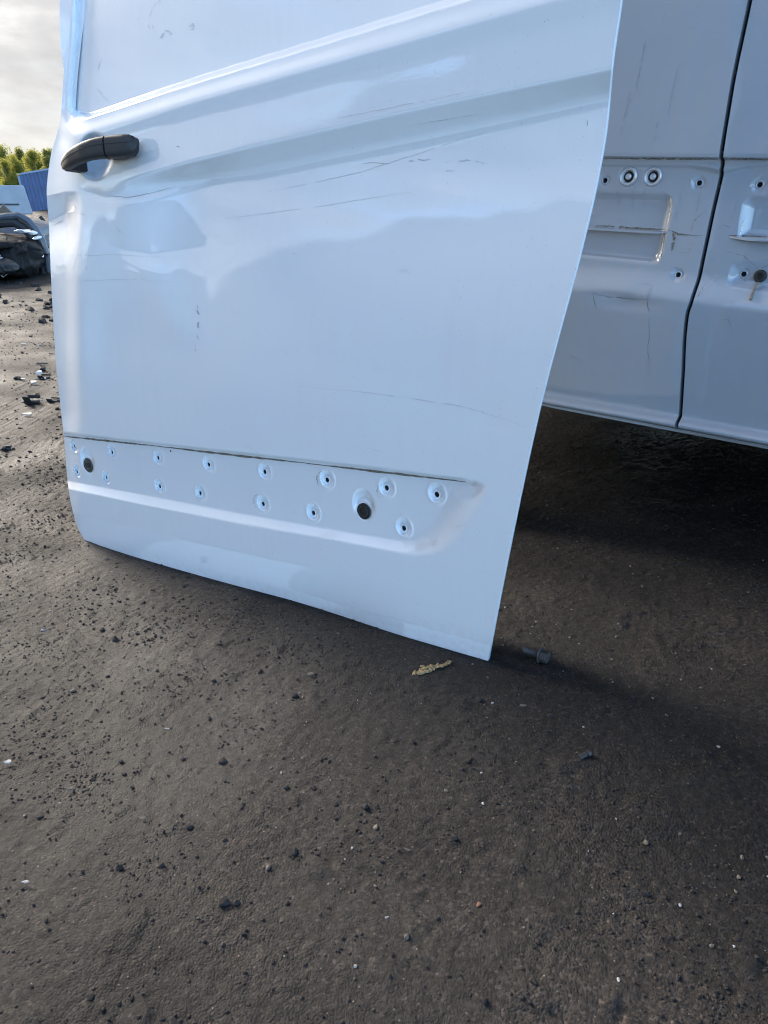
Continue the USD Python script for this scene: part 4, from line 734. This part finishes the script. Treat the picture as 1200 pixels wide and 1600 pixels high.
# bank of rubble that the container's low end rests in
def bank(cx, cy, rx, ry, hgt, name, label):
    n = 40; a, r = np.meshgrid(np.linspace(0, 2 * np.pi, n), np.linspace(0, 1, 16)); x, y = cx + rx * r * np.cos(a), cy + ry * r * np.sin(a); z = hgt * (1 - sstep(r, .15, 1)) * (.8 + .4 * meshkit.fbm(np.stack([x, y, 0 * x], -1) * .9, 3, 2)) - .25 * sstep(r, .8, 1); m = trimesh.Trimesh(np.stack([x, y, z], -1).reshape(-1, 3), grid_faces(16, n), process=False); return tag(obj(name, m, 'dirt', smooth=True), label, None, kind='structure')
cc_ = (TC @ np.r_[CL / 2, CW / 2, 0, 1])[:3]; bank(cc_[0], cc_[1], 5.5, 4.5, max(.5, float(cc_[2]) + .1), 'earth_bank', 'low bank of earth under the container')

# trees
def tree(name, seed, H, Wd, leaf, nl, label, cat_='tree'):
    g = np.random.default_rng(seed); t = thing(name, label, cat_)
    parts = [tube([(0, 0, -.1), (g.normal(0, .06), g.normal(0, .06), H * .35), (g.normal(0, .12), g.normal(0, .12), H * .7), (g.normal(0, .1), g.normal(0, .1), H * .97)], [H * .022, H * .016, H * .009, H * .002], 7)]
    cl = []
    for i in range(26):
        z = H * g.uniform(.18, .95); a = g.uniform(0, 6.28); k = math.sin(np.pi * min(1, (z / H) ** .75 * .93 + .06)) ** .7; rr = Wd * k * g.uniform(.45, 1.0); e = V(rr * math.cos(a), rr * math.sin(a), z + H * g.uniform(.02, .10)); st_ = V(0, 0, max(z - H * .10, H * .1)); parts.append(tube([st_, (st_ + e) / 2 + V(0, 0, .04 * H), e], [H * .006, H * .004, H * .0015], 5)); cl += [(e, Wd * g.uniform(.22, .42)), ((st_ + e) / 2 + V(0, 0, .05 * H), Wd * g.uniform(.2, .36))]
    cl.append((V(0, 0, H * .93), Wd * .25)); obj('trunk', cat(parts), 'bark', t)
    cs = np.array([c_[0] for c_ in cl]); rs = np.array([c_[1] for c_ in cl]); ci = g.integers(0, len(cl), nl); d = g.normal(size=(nl, 3)); d /= np.linalg.norm(d, axis=1)[:, None]
    p = cs[ci] + d * rs[ci][:, None] * (g.random((nl, 1)) ** .45) * V(1, 1, 1.15); u = g.normal(size=(nl, 3)); u /= np.linalg.norm(u, axis=1)[:, None]; w = np.cross(u, g.normal(size=(nl, 3))); w /= np.linalg.norm(w, axis=1)[:, None]; sz = g.uniform(.035, .085, (nl, 1)) * H / 5.0
    v = np.stack([p - u * sz, p - w * sz * .6, p + u * sz, p + w * sz * .6], 1).reshape(-1, 3); i = np.arange(nl) * 4; obj('crown', trimesh.Trimesh(v, np.vstack([np.stack([i, i + 1, i + 2], 1), np.stack([i, i + 2, i + 3], 1)]), process=False), leaf, t, smooth=False); return t
protos = [tree('birch_tree', 1, 5.3, 1.05, 'leaf_sunny', 8500, 'yellow-green tree with a pointed top left of the blue container'), tree('birch_tree', 2, 5.3, 1.2, 'leaf_olive', 8500, 'olive-green tree rising over the middle of the blue container'), tree('birch_tree', 3, 5.3, 1.5, 'leaf_olive', 9500, 'broad olive tree at the far left edge of the tree row')]
def place(p, loc, rz, sc):
    x = UsdGeom.Xformable(p); x.ClearXformOpOrder(); x.AddTranslateOp().Set(Gf.Vec3d(*map(float, loc))); x.AddRotateZOp().Set(float(rz)); x.AddScaleOp().Set(Gf.Vec3f(sc, sc, sc))
def tree_at(k, px, top, fwd, rz, label=None, first=False, group=None):
    Q = at_depth(px, top, fwd); sc = Q[2] / 5.3
    if first: place(protos[k], (Q[0], Q[1], 0), rz, sc)
    else: dup(protos[k], (Q[0], Q[1], 0), rz, label, group, sc)
GT = 'trees behind the container'
tree_at(0, 30, 236, 62, 10, first=True); tree_at(1, 49, 237, 60, 40, first=True); tree_at(2, 0, 235, 64, 70, first=True)
for i, (px, top, fwd, k, lb) in enumerate([(-14, 243, 60, 0, 'yellow-green tree just outside the left end of the row'), (14, 246, 66, 1, 'lower olive tree between the pointed tree and the left edge'), (73, 238, 61, 0, 'yellow-green tree half hidden by the front edge of the door'), (62, 246, 66, 2, 'broad dull tree deep behind the right part of the container'), (40, 247, 70, 2, 'broad dull tree filling the gap behind the two tallest tops'), (90, 240, 63, 1, 'olive tree hidden behind the front edge of the door'), (22, 250, 58, 2, 'low broad bush-like tree in front of the row'), (5, 252, 57, 1, 'low olive tree at the left edge in front of the row')]):
    tree_at(k, px, top, fwd, 37 * i, lb)
# beside the photographer, seen only as reflections in the paint: a lorry trailer shaped for them, low trees
FA, NA = V(-20.5, .42, 0), V(-3.6, -2.9, 0); TL = np.linalg.norm(NA - FA); te = unit(NA - FA); rz = math.degrees(math.atan2(te[1], te[0]))
tr = thing('lorry_trailer', 'unseen dark grey lorry trailer, ragged top added, left of the photographer, mirrored in the door', 'lorry trailer', FA, rz)
obj('body', box((TL, 2.5, 3.40), (TL / 2, -1.25, 1.93)), 'trailer_grey', tr); obj('underframe', box((TL - .4, 1.1, .3), (TL / 2, -1.25, .95)), 'dark_steel', tr)
obj('side_guard', box((TL * .5, .05, .35), (TL * .45, -.1, .75), .01), 'rim_steel', tr)
g = np.random.default_rng(91)
for x in np.arange(.5, TL - .3, .55):
    m = lump(g.uniform(.3, .6), g.uniform(.5, 1.0), g.uniform(.12, .42), .8, int(x * 10), .25, 2.5, 3); m.apply_translation((x + g.uniform(-.2, .2), -.75, 3.75)); obj('scrap_load', m, 'trailer_grey', tr)  # lumps added so that the mirrored skyline has a ragged edge
for x in (1.2, 2.5, 3.8):
    for y in (-.2, -2.3):
        t2 = tm.copy(); t2.apply_scale(1.6); t2.apply_transform(frame(V(x, y, .5), V(1, 0, 0), V(0, 0, 1), V(0, -1, 0))); obj('wheel', t2, 'tyre', tr)
g = np.random.default_rng(23)
REFL = 'trees along the left side of the yard, mirrored in the door'
for i in range(8):
    a = math.radians(-56 - i * 5.6); d = 34 + g.uniform(-3, 3); sc = g.uniform(.5, 1.0) * .78
    dup(protos[i % 3], (d * math.sin(a), d * math.cos(a), 0), 50 * i, 'tree beside the left of the yard, outside the picture, mirrored in the paint', REFL, sc)
